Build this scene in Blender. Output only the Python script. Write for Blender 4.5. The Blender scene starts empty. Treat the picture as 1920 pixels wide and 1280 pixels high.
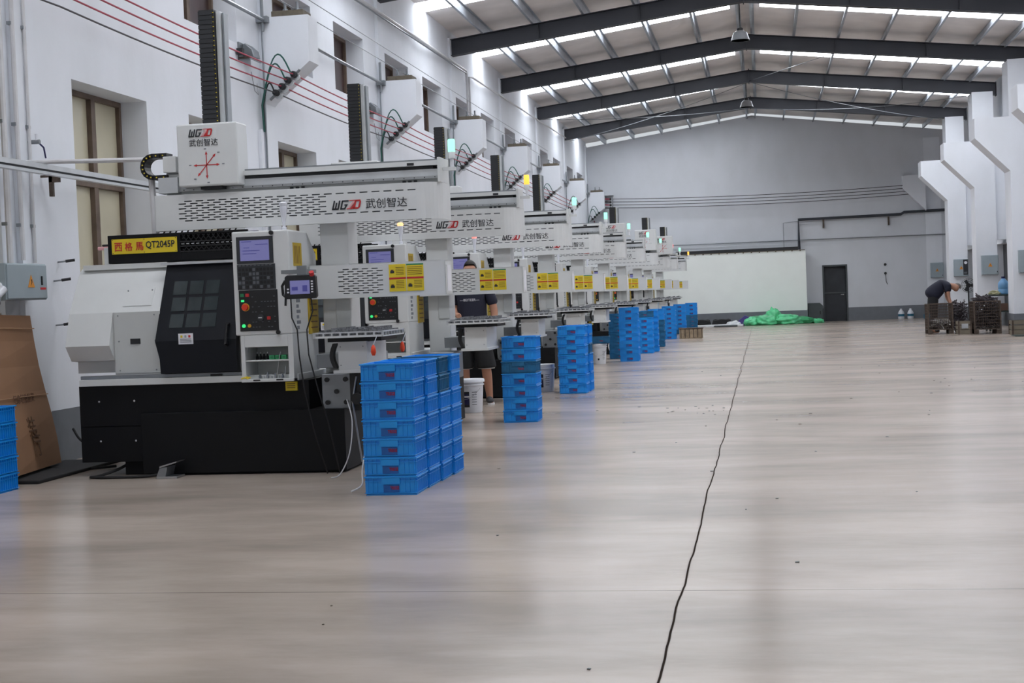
import bpy, bmesh, math, random
from mathutils import Vector, Matrix
random.seed(7)
SC = bpy.context.scene
COL = SC.collection
PI = math.pi

# ------------------------------------------------------------------ camera
CAM_H = 1.4
F_PX = 2750.0
def make_camera():
    d = Vector(((1430 - 960) / F_PX, (538 - 640) / F_PX, 1.0)).normalized()   # hall axis in camera space (x right, y down, z fwd)
    dn = Vector((0.034, 1.0, 0.0)); dn -= dn.dot(d) * d; dn.normalize()
    rt = dn.cross(d)
    # rows: world axes in camera coordinates
    X, Y, Z = rt, d, -dn
    right = Vector((X[0], Y[0], Z[0])); down = Vector((X[1], Y[1], Z[1])); fwd = Vector((X[2], Y[2], Z[2]))
    m = Matrix((( right.x, -down.x, -fwd.x, 0), (right.y, -down.y, -fwd.y, 0), (right.z, -down.z, -fwd.z, CAM_H), (0, 0, 0, 1)))
    cd = bpy.data.cameras.new('camera'); cd.sensor_width = 36; cd.lens = F_PX / 1920 * 36
    cd.clip_end = 300
    co = bpy.data.objects.new('camera', cd); COL.objects.link(co); co.matrix_world = m
    SC.camera = co
make_camera()

# ------------------------------------------------------------------ sky, exposure
SC.view_settings.view_transform = 'Standard'
SC.view_settings.look = 'None'
SC.view_settings.gamma = 1.0
SC.view_settings.exposure = -0.5
SC.view_settings.use_curve_mapping = False
SKYLIGHT_STRENGTH = 17.0
WORLD_STRENGTH = 0.95
w = bpy.data.worlds.new('overcast_sky'); SC.world = w; w.use_nodes = True
w.node_tree.nodes['Background'].inputs[0].default_value = (0.90, 0.95, 1.0, 1)
w.node_tree.nodes['Background'].inputs[1].default_value = WORLD_STRENGTH
SC.cycles.max_bounces = 8
SC.cycles.diffuse_bounces = 5
SC.cycles.use_denoising = True
SC.cycles.sample_clamp_indirect = 8.0

# ------------------------------------------------------------------ materials
def lin(c):
    return tuple((x / 12.92 if x <= .04045 else ((x + .055) / 1.055) ** 2.4) for x in (v / 255 for v in c))
MATS = {}
def mat(name, rgb, rough=.5, metal=0, emit=None, estr=0, var=.06, scale=6, bump=0, coat=0, trans=0, alpha=1):
    if name in MATS: return MATS[name]
    m = bpy.data.materials.new(name); m.use_nodes = True
    nt = m.node_tree; b = nt.nodes['Principled BSDF']
    c = lin(rgb)
    b.inputs['Roughness'].default_value = rough
    b.inputs['Metallic'].default_value = metal
    if coat: b.inputs['Coat Weight'].default_value = coat
    if trans: b.inputs['Transmission Weight'].default_value = trans
    tc = nt.nodes.new('ShaderNodeTexCoord')
    nz = nt.nodes.new('ShaderNodeTexNoise'); nz.inputs['Scale'].default_value = scale; nz.inputs['Detail'].default_value = 4
    nt.links.new(tc.outputs['Object'], nz.inputs['Vector'])
    mr = nt.nodes.new('ShaderNodeMapRange')
    mr.inputs['To Min'].default_value = 1 - var * 1.4; mr.inputs['To Max'].default_value = 1 + var * 1.4
    mr.inputs['From Min'].default_value = .25; mr.inputs['From Max'].default_value = .75
    nt.links.new(nz.outputs['Fac'], mr.inputs['Value'])
    vm = nt.nodes.new('ShaderNodeVectorMath'); vm.operation = 'SCALE'; vm.inputs[0].default_value = c
    nt.links.new(mr.outputs['Result'], vm.inputs['Scale'])
    nt.links.new(vm.outputs[0], b.inputs['Base Color'])
    if bump:
        bp = nt.nodes.new('ShaderNodeBump'); bp.inputs['Strength'].default_value = bump; bp.inputs['Distance'].default_value = .02
        nt.links.new(nz.outputs['Fac'], bp.inputs['Height']); nt.links.new(bp.outputs[0], b.inputs['Normal'])
    if emit:
        b.inputs['Emission Color'].default_value = (*lin(emit), 1); b.inputs['Emission Strength'].default_value = estr
    MATS[name] = m
    return m

def wall_material():
    m = bpy.data.materials.new('white_plaster'); m.use_nodes = True; nt = m.node_tree; b = nt.nodes['Principled BSDF']
    b.inputs['Roughness'].default_value = .75
    tc = nt.nodes.new('ShaderNodeTexCoord')
    mp = nt.nodes.new('ShaderNodeMapping'); mp.inputs['Scale'].default_value = (1, 1, .6)
    nt.links.new(tc.outputs['Object'], mp.inputs['Vector'])
    n1 = nt.nodes.new('ShaderNodeTexNoise'); n1.inputs['Scale'].default_value = 1.6; n1.inputs['Detail'].default_value = 6
    nt.links.new(mp.outputs[0], n1.inputs['Vector'])
    cr = nt.nodes.new('ShaderNodeValToRGB')
    cr.color_ramp.elements[0].position = .3; cr.color_ramp.elements[0].color = (*lin((222, 225, 230)), 1)
    cr.color_ramp.elements[1].position = .62; cr.color_ramp.elements[1].color = (*lin((228, 231, 237)), 1)
    nt.links.new(n1.outputs['Fac'], cr.inputs[0]); nt.links.new(cr.outputs[0], b.inputs['Base Color'])
    n2 = nt.nodes.new('ShaderNodeTexNoise'); n2.inputs['Scale'].default_value = 9; n2.inputs['Detail'].default_value = 5
    nt.links.new(tc.outputs['Object'], n2.inputs['Vector'])
    bp = nt.nodes.new('ShaderNodeBump'); bp.inputs['Strength'].default_value = .12; bp.inputs['Distance'].default_value = .02
    nt.links.new(n2.outputs['Fac'], bp.inputs['Height']); nt.links.new(bp.outputs[0], b.inputs['Normal'])
    MATS['wall'] = m
    return m

def floor_material():
    m = bpy.data.materials.new('polished_concrete'); m.use_nodes = True; nt = m.node_tree; b = nt.nodes['Principled BSDF']
    N = nt.nodes.new; L = nt.links.new
    tc = N('ShaderNodeTexCoord')
    mp = N('ShaderNodeMapping'); mp.inputs['Scale'].default_value = (.35, 1.0, 1); L(tc.outputs['Object'], mp.inputs['Vector'])
    n1 = N('ShaderNodeTexNoise'); n1.inputs['Scale'].default_value = .9; n1.inputs['Detail'].default_value = 7; n1.inputs['Roughness'].default_value = .6
    L(mp.outputs[0], n1.inputs['Vector'])
    cr = N('ShaderNodeValToRGB')
    cr.color_ramp.elements[0].position = .36; cr.color_ramp.elements[0].color = (*lin((154, 142, 131)), 1)
    cr.color_ramp.elements[1].position = .62; cr.color_ramp.elements[1].color = (*lin((188, 174, 163)), 1)
    L(n1.outputs['Fac'], cr.inputs[0])
    # dark stains and scuffs
    n3 = N('ShaderNodeTexNoise'); n3.inputs['Scale'].default_value = 1.7; n3.inputs['Detail'].default_value = 9; n3.inputs['Roughness'].default_value = .7
    L(mp.outputs[0], n3.inputs['Vector'])
    r3 = N('ShaderNodeMapRange'); r3.inputs['From Min'].default_value = .5; r3.inputs['From Max'].default_value = .75; r3.inputs['To Max'].default_value = .42
    L(n3.outputs['Fac'], r3.inputs['Value'])
    mx = N('ShaderNodeMix'); mx.data_type = 'RGBA'; mx.inputs['B'].default_value = (*lin((120, 113, 106)), 1)
    L(r3.outputs[0], mx.inputs['Factor']); L(cr.outputs[0], mx.inputs['A'])
    # sawn joints, one along the hall and one across it
    sp = N('ShaderNodeSeparateXYZ'); L(tc.outputs['Object'], sp.inputs[0])
    nw = N('ShaderNodeTexNoise'); nw.noise_dimensions = '1D'; nw.inputs['Scale'].default_value = .55; nw.inputs['Detail'].default_value = 3.5
    L(sp.outputs['Y'], nw.inputs['W'])
    def math_(op, a, bb=None, v=None):
        q = N('ShaderNodeMath'); q.operation = op
        L(a, q.inputs[0])
        if bb is not None: L(bb, q.inputs[1])
        if v is not None: q.inputs[1].default_value = v
        return q.outputs[0]
    wob = math_('MULTIPLY', nw.outputs['Fac'], v=.06)
    dx = math_('ABSOLUTE', math_('SUBTRACT', math_('ADD', sp.outputs['X'], v=.42 + .025), wob))
    j1 = N('ShaderNodeMapRange'); j1.inputs['From Min'].default_value = .0035; j1.inputs['From Max'].default_value = .0075; j1.inputs['To Min'].default_value = 1; j1.inputs['To Max'].default_value = 0
    L(dx, j1.inputs['Value'])
    dy = math_('ABSOLUTE', math_('ADD', sp.outputs['Y'], v=-6.84))
    j2 = N('ShaderNodeMapRange'); j2.inputs['From Min'].default_value = .004; j2.inputs['From Max'].default_value = .009; j2.inputs['To Min'].default_value = .5; j2.inputs['To Max'].default_value = 0
    L(dy, j2.inputs['Value'])
    jj = math_('MAXIMUM', j1.outputs[0], j2.outputs[0])
    m2 = N('ShaderNodeMix'); m2.data_type = 'RGBA'; m2.inputs['B'].default_value = (*lin((56, 49, 45)), 1)
    L(jj, m2.inputs['Factor']); L(mx.outputs['Result'], m2.inputs['A'])
    L(m2.outputs['Result'], b.inputs['Base Color'])
    rr = N('ShaderNodeMapRange'); rr.inputs['From Min'].default_value = .3; rr.inputs['From Max'].default_value = .7
    rr.inputs['To Min'].default_value = .15; rr.inputs['To Max'].default_value = .27
    L(n3.outputs['Fac'], rr.inputs['Value'])
    L(math_('MAXIMUM', rr.outputs[0], j1.outputs[0]), b.inputs['Roughness'])
    sv = N('ShaderNodeMapRange'); sv.inputs['To Min'].default_value = .21; sv.inputs['To Max'].default_value = .0
    L(j1.outputs[0], sv.inputs['Value']); L(sv.outputs[0], b.inputs['Specular IOR Level'])
    n4 = N('ShaderNodeTexNoise'); n4.inputs['Scale'].default_value = 1.3; n4.inputs['Detail'].default_value = 2
    L(tc.outputs['Object'], n4.inputs['Vector'])
    bp = N('ShaderNodeBump'); bp.inputs['Strength'].default_value = .015; bp.inputs['Distance'].default_value = .02
    L(n4.outputs['Fac'], bp.inputs['Height']); L(bp.outputs[0], b.inputs['Normal'])
    MATS['floor'] = m
    return m
wall_material(); floor_material()
W = mat('machine_white', (212, 214, 214), .38, var=.02, coat=.1)
WG = mat('machine_grey_white', (196, 199, 198), .4, var=.02)
BK = mat('machine_black', (17, 18, 21), .6, var=.08)
BK.node_tree.nodes['Principled BSDF'].inputs['Specular IOR Level'].default_value = .22
NV = mat('door_black', (17, 20, 27), .4, var=.05)
NV.node_tree.nodes['Principled BSDF'].inputs['Specular IOR Level'].default_value = .25
PANE = mat('door_window', (50, 58, 60), .14, var=.1)
PLAS = mat('black_plastic', (24, 25, 28), .45)
GM = mat('grey_metal', (140, 144, 148), .35, .7)
STEEL = mat('steel', (178, 180, 182), .28, .85)
ALU = mat('aluminium', (200, 203, 206), .35, .35)
DK = mat('dark_gap', (34, 36, 40), .6)
RED = mat('red_paint', (190, 42, 44), .45)
PINK = mat('pale_red', (224, 168, 172), .5)
INK = mat('ink_black', (38, 40, 46), .6)
INKG = mat('ink_grey', (120, 124, 132), .6)
YEL = mat('yellow_sign', (222, 196, 40), .5, var=.04)
YTAG = mat('yellow_ochre', (190, 160, 38), .55)
BROWNINK = mat('brown_ink', (96, 62, 30), .6)
SCREEN = mat('lcd_screen', (60, 60, 90), .2, emit=(150, 150, 215), estr=.55)
SCRD = mat('lcd_text', (70, 70, 140), .3, emit=(80, 80, 150), estr=.3)
KEYS = mat('keypad_dark', (44, 47, 52), .4)
KEYL = mat('key_light', (92, 96, 102), .5)
GRNL = mat('green_lamp', (40, 200, 110), .3, emit=(60, 230, 130), estr=1.2)
GRN = mat('green_button', (44, 130, 84), .4)
EST = mat('estop_red', (214, 60, 34), .4)
AMB = mat('amber_ring', (200, 150, 50), .4)
BLUE = mat('blue_plastic', (28, 150, 234), .38, var=.05, scale=4)
BLUE2 = mat('blue_plastic_dirty', (26, 104, 150), .5, var=.22, scale=9)
WHITEP = mat('white_plastic', (222, 224, 230), .4, var=.02)
NAVY = mat('navy_label', (36, 36, 84), .5)
CARD = mat('cardboard', (150, 112, 82), .8, var=.06, scale=3)
CARDE = mat('cardboard_edge', (170, 134, 102), .85)
RUB = mat('black_rubber', (26, 26, 28), .7)
BEAM = mat('dark_steel_beam', (44, 46, 54), .55, var=.12, scale=1.5)
PURL = mat('galvanised_purlin', (168, 174, 182), .42, .55, var=.1)
INSUL = mat('roof_insulation', (228, 223, 220), .8, var=.07, scale=1.6, bump=.5)
SKYM = mat('translucent_skylight', (240, 245, 250), .6, emit=(243, 247, 253), estr=SKYLIGHT_STRENGTH)
BASEB = mat('grey_dado', (112, 116, 122), .6, var=.05)
WOOD = mat('brown_frame', (104, 88, 76), .55, var=.15, scale=8)
BPANE = mat('beige_pane', (204, 197, 172), .25, var=.05, scale=2)
DPANE = mat('brown_pane', (70, 52, 50), .3, var=.2, scale=3)
EBOX = mat('grey_box', (150, 162, 168), .45, var=.03)
ORNG = mat('warning_orange', (214, 140, 40), .5)
ORT = mat('orange_plastic', (232, 74, 40), .4)
WIRER = mat('red_wire', (168, 52, 74), .5)
WIREK = mat('dark_wire', (58, 56, 60), .5)
GRNC = mat('green_cable', (24, 84, 74), .5)
INSR = mat('clear_insulator', (200, 204, 206), .25)
TIMB = mat('old_timber', (104, 96, 84), .85, var=.2, scale=12)
SKIN = mat('skin', (176, 128, 104), .5, var=.04)
HAIRK = mat('black_hair', (26, 22, 22), .6)
HAIRG = mat('grey_hair', (112, 104, 98), .7)
SHIRT = mat('navy_shirt', (26, 28, 46), .8)
SHORT = mat('black_shorts', (20, 20, 23), .8)
SHOE = mat('dark_shoe', (40, 40, 44), .6)
SOLE = mat('white_sole', (205, 205, 205), .6)
GBAG = mat('green_plastic_film', (96, 206, 146), .22, var=.2, scale=7, bump=.6)
GTARP = mat('green_tarp', (52, 150, 96), .5, var=.15, scale=5, bump=.6)
WHT = mat('white_sheet', (226, 228, 232), .5)
PURP = mat('purple_box', (74, 60, 130), .5)
DGREY = mat('dark_grey_metal', (70, 76, 78), .5)
RUST = mat('rusty_wire', (86, 74, 66), .6, .4, var=.25, scale=20)
RODS = mat('dark_rods', (74, 68, 72), .45, .6, var=.3, scale=20)
SCRAP = mat('metal_scrap', (150, 148, 144), .35, .7, var=.4, scale=25)
BEIGE = mat('beige_crate', (116, 108, 94), .7, var=.12)
WBOX = mat('weathered_box', (164, 146, 122), .8, var=.3, scale=8)
BLUEJ = mat('blue_jug', (110, 160, 205), .3)
TEALC = mat('teal_tray', (30, 96, 122), .5)
DOORK = mat('dark_door', (40, 44, 50), .5, var=.2, scale=3)
WORKP = mat('grey_workpieces', (128, 130, 134), .4, .5, var=.4, scale=60, bump=.5)
GRNB = mat('green_small_box', (60, 170, 110), .5)
WPIPE = mat('white_pipe', (205, 204, 206), .45)
LENSOFF = mat('clear_lens', (215, 218, 220), .2)
PAPER = mat('paper_white', (226, 226, 232), .7)
LAMPG = mat('signal_green', (70, 220, 150), .3, emit=(165, 252, 210), estr=1.9)
LAMPO = mat('signal_amber', (250, 190, 60), .3, emit=(255, 190, 80), estr=1.6)
LAMPR = mat('signal_red', (240, 90, 90), .3, emit=(255, 110, 110), estr=1.6)
HORNO = mat('horn_glow_orange', (250, 200, 140), .3, emit=(255, 200, 140), estr=1.6)
HORNR = mat('horn_glow_red', (250, 150, 140), .3, emit=(255, 150, 140), estr=1.2)
HORNW = mat('horn_clear', (218, 220, 228), .2)
BARE = mat('lamp_shade_grey', (172, 176, 180), .35, .3)

# ------------------------------------------------------------------ mesh builder
def wloc(o):
    v = Vector((0, 0, 0))
    while o is not None:
        v += o.location; o = o.parent
    return v
TEXTC = {}
def text_mesh(s, size, shear=0, bold=0, depth=.001):
    k = (s, size, shear, bold, depth)
    if k in TEXTC: return TEXTC[k]
    c = bpy.data.curves.new('lettering', 'FONT'); c.body = s; c.size = size; c.shear = shear; c.offset = bold; c.extrude = depth; c.resolution_u = 3
    o = bpy.data.objects.new('lettering', c); COL.objects.link(o)
    dg = bpy.context.evaluated_depsgraph_get()
    me = bpy.data.meshes.new_from_object(o.evaluated_get(dg))
    vs = [v.co.copy() for v in me.vertices]; fs = [tuple(p.vertices) for p in me.polygons]
    bpy.data.objects.remove(o); bpy.data.curves.remove(c); bpy.data.meshes.remove(me)
    x0 = min((v.x for v in vs), default=0); x1 = max((v.x for v in vs), default=0)
    y0 = min((v.y for v in vs), default=0); y1 = max((v.y for v in vs), default=0)
    TEXTC[k] = (vs, fs, x0, x1, y0, y1)
    return TEXTC[k]

class MB:
    def __init__(s): s.v = []; s.f = []; s.m = []; s.mats = []
    def mi(s, m):
        if m not in s.mats: s.mats.append(m)
        return s.mats.index(m)
    def add(s, vs, fs, m):
        n = len(s.v); i = s.mi(m)
        s.v += [tuple(v) for v in vs]
        for f in fs: s.f.append(tuple(n + k for k in f)); s.m.append(i)
        return s
    def box(s, x0, x1, y0, y1, z0, z1, m):
        vs = [(x, y, z) for x in (x0, x1) for y in (y0, y1) for z in (z0, z1)]
        return s.add(vs, [(0, 1, 3, 2), (4, 6, 7, 5), (0, 4, 5, 1), (2, 3, 7, 6), (0, 2, 6, 4), (1, 5, 7, 3)], m)
    def prism(s, poly, axis, a0, a1, m):
        n = len(poly)
        def P(p, a): return (a, p[0], p[1]) if axis == 'x' else ((p[0], a, p[1]) if axis == 'y' else (p[0], p[1], a))
        vs = [P(p, a0) for p in poly] + [P(p, a1) for p in poly]
        fs = [tuple(range(n))[::-1], tuple(range(n, 2 * n))] + [(i, (i + 1) % n, n + (i + 1) % n, n + i) for i in range(n)]
        return s.add(vs, fs, m)
    def cyl(s, p0, p1, r0, m, r1=None, n=12, caps=True):
        r1 = r0 if r1 is None else r1
        p0 = Vector(p0); p1 = Vector(p1); d = (p1 - p0).normalized()
        u = d.orthogonal().normalized(); w_ = d.cross(u)
        vs = []
        for p, r in ((p0, r0), (p1, r1)):
            for k in range(n):
                a = 2 * PI * k / n; vs.append(p + r * (math.cos(a) * u + math.sin(a) * w_))
        fs = [(k, (k + 1) % n, n + (k + 1) % n, n + k) for k in range(n)]
        if caps: fs += [tuple(range(n))[::-1], tuple(range(n, 2 * n))]
        return s.add(vs, fs, m)
    def tube(s, path, r, m, n=8):
        P = [Vector(p) for p in path]; vs = []; fs = []
        u = None
        for i, p in enumerate(P):
            d = (P[min(i + 1, len(P) - 1)] - P[max(i - 1, 0)]).normalized()
            if u is None: u = d.orthogonal().normalized()
            u = (u - d * u.dot(d))
            u = u.normalized() if u.length > 1e-6 else d.orthogonal().normalized()
            w_ = d.cross(u)
            for k in range(n):
                a = 2 * PI * k / n; vs.append(p + r * (math.cos(a) * u + math.sin(a) * w_))
        for i in range(len(P) - 1):
            for k in range(n): fs.append((i * n + k, i * n + (k + 1) % n, (i + 1) * n + (k + 1) % n, (i + 1) * n + k))
        fs += [tuple(range(n))[::-1], tuple(range((len(P) - 1) * n, len(P) * n))]
        return s.add(vs, fs, m)
    def lathe(s, prof, c, m, n=24, axis='z'):
        vs = []; fs = []
        for r, h in prof:
            for k in range(n):
                a = 2 * PI * k / n
                x, y, z = r * math.cos(a), r * math.sin(a), h
                if axis == 'y': x, y, z = x, z, y
                if axis == 'x': x, y, z = z, x, y
                vs.append((c[0] + x, c[1] + y, c[2] + z))
        for i in range(len(prof) - 1):
            for k in range(n): fs.append((i * n + k, i * n + (k + 1) % n, (i + 1) * n + (k + 1) % n, (i + 1) * n + k))
        fs += [tuple(range(n))[::-1], tuple(range((len(prof) - 1) * n, len(prof) * n))]
        return s.add(vs, fs, m)
    def ball(s, c, r, m, n=12, sq=(1, 1, 1)):
        prof = [(max(.001, r * math.sin(PI * i / 8)), -r * math.cos(PI * i / 8)) for i in range(9)]
        b = MB(); b.lathe(prof, (0, 0, 0), m, n)
        return s.add([(c[0] + v[0] * sq[0], c[1] + v[1] * sq[1], c[2] + v[2] * sq[2]) for v in b.v], b.f, m)
    def text(s, st, size, pos, m, face='-y', shear=0, bold=0, align='l', width=None, height=None, up=(0, 0, 1)):
        vs, fs, x0, x1, y0, y1 = text_mesh(st, size, shear, bold)
        sx = (width / (x1 - x0)) if width else 1; sy = (height / (y1 - y0)) if height else sx
        ox = {'l': x0, 'c': (x0 + x1) / 2, 'r': x1}[align]
        R = {'-y': Vector((1, 0, 0)), '+x': Vector((0, 1, 0)), '+y': Vector((-1, 0, 0))}.get(face) if isinstance(face, str) else Vector(face)
        U = Vector(up); Nn = R.cross(U)
        return s.add([Vector(pos) + R * (v.x - ox) * sx + U * (v.y - y0) * sy + Nn * (v.z + .001) for v in vs], fs, m)
    def build(s, name, parent=None, bevel=0, smooth=False, origin=None):
        o0 = wloc(parent) if parent is not None else Vector((0, 0, 0))
        og = Vector(origin) if origin is not None else o0
        me = bpy.data.meshes.new(name)
        me.from_pydata([tuple(Vector(v) - og) for v in s.v], [], s.f)
        for m in s.mats: me.materials.append(m)
        me.polygons.foreach_set('material_index', s.m)
        bm = bmesh.new(); bm.from_mesh(me); bmesh.ops.recalc_face_normals(bm, faces=bm.faces)
        bm.to_mesh(me); bm.free()
        if smooth:
            me.polygons.foreach_set('use_smooth', [True] * len(me.polygons))
            me.set_sharp_from_angle(angle=math.radians(40))
        me.update()
        o = bpy.data.objects.new(name, me); COL.objects.link(o)
        if parent is not None: o.parent = parent
        o.location = og - o0 if parent is not None else og
        if bevel:
            b = o.modifiers.new('bevel', 'BEVEL'); b.width = bevel; b.segments = 2; b.limit_method = 'ANGLE'; b.angle_limit = math.radians(40)
        return o

def tag(o, label, cat, group=None, kind=None):
    if len(label.split()) > 16: print('LONG', label)
    o['label'] = label; o['category'] = cat
    if group: o['group'] = group
    if kind: o['kind'] = kind
    return o
def thing(name, loc, label, cat, group=None, rz=0):
    o = bpy.data.objects.new(name, None); o.empty_display_size = .1; COL.objects.link(o); o.location = loc; o.rotation_euler = (0, 0, rz)
    return tag(o, label, cat, group)
def struct(o): o['kind'] = 'structure'; return o
KIDS = {}
def copy_tree(o, parent=None, kids=None):
    kids = kids if kids is not None else KIDS
    c = o.copy(); COL.objects.link(c)
    if parent is not None: c.parent = parent
    for ch in list(o.children): copy_tree(ch, c)
    return c
def find(root, stem):
    for ch in root.children_recursive:
        if ch.name.split('.')[0] == stem: return ch
ORD = ['nearest', 'second', 'third', 'fourth', 'fifth', 'sixth', 'seventh', 'eighth', 'ninth', 'tenth', 'eleventh', 'twelfth']
NTH = ['first', 'second', 'third', 'fourth', 'fifth', 'sixth', 'seventh', 'eighth', 'ninth', 'tenth']

# ------------------------------------------------------------------ hall constants
XL, XR, YN, YF = -6.6, 6.95, -9.0, 57.0
XP = 6.1                                   # inner face of the right pillars
RX = -0.2                                  # ridge
BAY0, BAY = 0.45, 6.22                     # frames stand at BAY0 + k*BAY
FR = [BAY0 + BAY * k for k in range(-1, 10)]   # ... 12.89 19.11 25.33 31.55 37.77 43.99 50.21 56.43
def roofz(x): return 8.08 - .125 * abs(x - RX)

def shell():
    b = MB(); b.box(XL - .4, XR + .8, YN, YF + .4, -.2, 0, MATS['floor']); struct(b.build('floor'))
    # left wall with window openings (two rows)
    wins = []
    for k in range(-1, 9):
        y = FR[0] + BAY * (k + 1)
        for off, wd in ((.62, 1.78), (3.60, 1.76)):
            if y + off + wd < YF - .5 and y + off > YN + .3: wins.append((y + off, y + off + wd))
    rows = ((1.15, 3.70), (4.82, 5.90))
    b = MB(); x0, x1 = XL - .4, XL
    zs = [0, rows[0][0], rows[0][1], rows[1][0], rows[1][1], 7.35]
    M = MATS['wall']
    for i in range(5):
        if i in (0, 2, 4): b.box(x0, x1, YN, YF, zs[i], zs[i + 1], M)
        else:
            y = YN
            for a, c in wins:
                b.box(x0, x1, y, a, zs[i], zs[i + 1], M); y = c
            b.box(x0, x1, y, YF, zs[i], zs[i + 1], M)
    struct(b.build('wall_left'))
    n = 0
    for (a, c) in wins:
        for r, (z0, z1) in enumerate(rows):
            n += 1
            if c < 11 and r == 0: pass
            b = MB(); x = XL - .33
            fr, pn = (WOOD, BPANE) if r == 0 else (WOOD, DPANE)
            t = .055
            b.box(x - .05, x + .03, a, c, z1 - t, z1, fr); b.box(x - .05, x + .03, a, c, z0, z0 + t, fr)
            b.box(x - .05, x + .03, a, a + t, z0 + t, z1 - t, fr); b.box(x - .05, x + .03, c - t, c, z0 + t, z1 - t, fr)
            cols = (a + (c - a) * .6,) if r == 0 else (a + (c - a) * .5,)
            for q in cols: b.box(x - .05, x + .04, q - .05, q + .05, z0 + t, z1 - t, fr)
            if r == 0: b.box(x - .05, x + .045, a + t, c - t, 2.72, 2.82, fr)
            o = struct(b.build('window_%d' % n, bevel=.004))
            b = MB(); b.box(x - .03, x - .015, a + t, c - t, z0 + t, z1 - t, pn); b.build('pane', o)
    # dado along the left wall
    b = MB(); b.box(XL - .01, XL + .012, YN, YF, 0, .5, BASEB); struct(b.build('baseboard_left'))
    # far wall with gable and a doorway
    b = MB(); y0, y1 = YF, YF + .35
    dx0, dx1, dz = 2.31, 3.12, 2.08
    b.box(XL - .4, dx0, y0, y1, 0, dz, M); b.box(dx1, XR + .8, y0, y1, 0, dz, M)
    b.box(XL - .4, XR + .8, y0, y1, dz, 6.9, M)
    g = [(XL - .4, 6.9), (XR + .8, 6.9), (XR + .8, roofz(XR + .8) - .2), (RX, roofz(RX) - .12), (XL - .4, roofz(XL - .4) - .2)]
    b.prism(g, 'y', y0, y1, M)
    fw = M.copy(); fw.name = 'dimmed_plaster'  # wall plaster copy, darkened in colour to dim the brightly lit far wall
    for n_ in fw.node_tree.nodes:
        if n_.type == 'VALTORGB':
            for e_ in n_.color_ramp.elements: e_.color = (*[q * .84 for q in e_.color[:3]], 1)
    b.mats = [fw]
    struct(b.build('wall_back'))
    b = MB(); b.box(XL, dx0 - .05, YF - .012, YF + .01, 0, .5, BASEB); b.box(dx1 + .05, XR, YF - .012, YF + .01, 0, .5, BASEB); struct(b.build('baseboard_back'))
    b = MB(); b.box(dx0, dx1, YF + .2, YF + .25, 0, dz, DOORK)
    for z in (1.05,): b.box(dx0, dx1, YF + .17, YF + .2, z, z + .05, DGREY)
    d = struct(b.build('door_1'))
    b = MB(); b.box(dx0 - .06, dx0, YF - .02, YF + .2, 0, dz + .06, DGREY); b.box(dx1, dx1 + .06, YF - .02, YF + .2, 0, dz + .06, DGREY); b.box(dx0, dx1, YF - .02, YF + .2, dz, dz + .06, DGREY); b.build('door_frame', d)
    b = MB(); b.cyl((dx1 - .1, YF + .2, 1.0), (dx1 - .1, YF + .12, 1.0), .02, STEEL); b.cyl((dx1 - .1, YF + .13, 1.0), (dx1 - .2, YF + .13, 1.0), .014, STEEL); b.build('door_handle', d)
    # right wall behind the pillars, with dark doorways between them
    b = MB(); x0, x1 = XR, XR + .35
    y = YN; doors = []
    for k, fy in enumerate(FR):
        if fy > 25 and fy < 52: doors.append((fy - .7, fy + 2.3))
    for a, c in doors:
        b.box(x0, x1, y, a, 0, 2.4, M); y = c
    b.box(x0, x1, y, YF, 0, 2.4, M); b.box(x0, x1, YN, YF, 2.4, 7.3, M)
    struct(b.build('wall_right'))
    for i, (a, c) in enumerate(doors):
        b = MB(); b.box(XR + .25, XR + .3, a, c, 0, 2.4, DOORK)
        b.box(XR + .2, XR + .25, a, c, 1.15, 1.2, DGREY); b.box(XR + .2, XR + .25, (a + c) / 2 - .03, (a + c) / 2 + .03, 0, 2.4, DGREY)
        struct(b.build('door_%d' % (i + 2)))
    b = MB(); b.box(XR - .012, XR + .01, YN, YF, 0, .5, BASEB); struct(b.build('baseboard_right'))
    # low partition in front of the far wall
    b = MB(); PW = mat('partition_white', (240, 244, 240), .6, var=.015, scale=2); b.box(-6.4, 1.62, 55.9, 56.05, 0, 2.72, PW); b.box(1.47, 1.62, 56.05, YF, 0, 2.72, PW); struct(b.build('partition'))
    b = MB(); b.box(-6.4, 1.63, 55.888, 55.9, 0, .48, BASEB); struct(b.build('trim_1'))
    b = MB(); b.box(-3.2, 1.35, 55.93, 56.02, 2.72, 2.86, DK); b.box(-3.2, 1.6, 55.88, 55.93, 2.72, 2.745, TIMB)
    for k in range(16): b.box(-3.1 + k * .3, -3.05 + k * .3, 55.87, 55.9, 2.69, 2.75, TIMB)
    struct(b.build('trim_2'))
    # frames: pillars with corbels left and right, roof beams
    for k, fy in enumerate(FR):
        if fy < 3: continue
        near = 12 < fy < 13
        b = MB(); yy0, yy1 = (fy - .6, fy - .2) if near else (fy, fy + .42)
        b.box(XL - .02, XL + .05, yy0, yy1, 0, 7.1, M)
        b.box(XL, XL + .062, yy0, yy1, 0, .5, BASEB)
        if not near:
            q = MB(); q.prism([(XL + .05, 5.3), (-5.9, 5.3), (-5.9, 4.68), (-6.5, 4.2), (XL + .05, 4.14)], 'y', fy, fy + .42, M); struct(q.build('corbel_left'))
        struct(b.build('pillar_left'))
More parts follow.
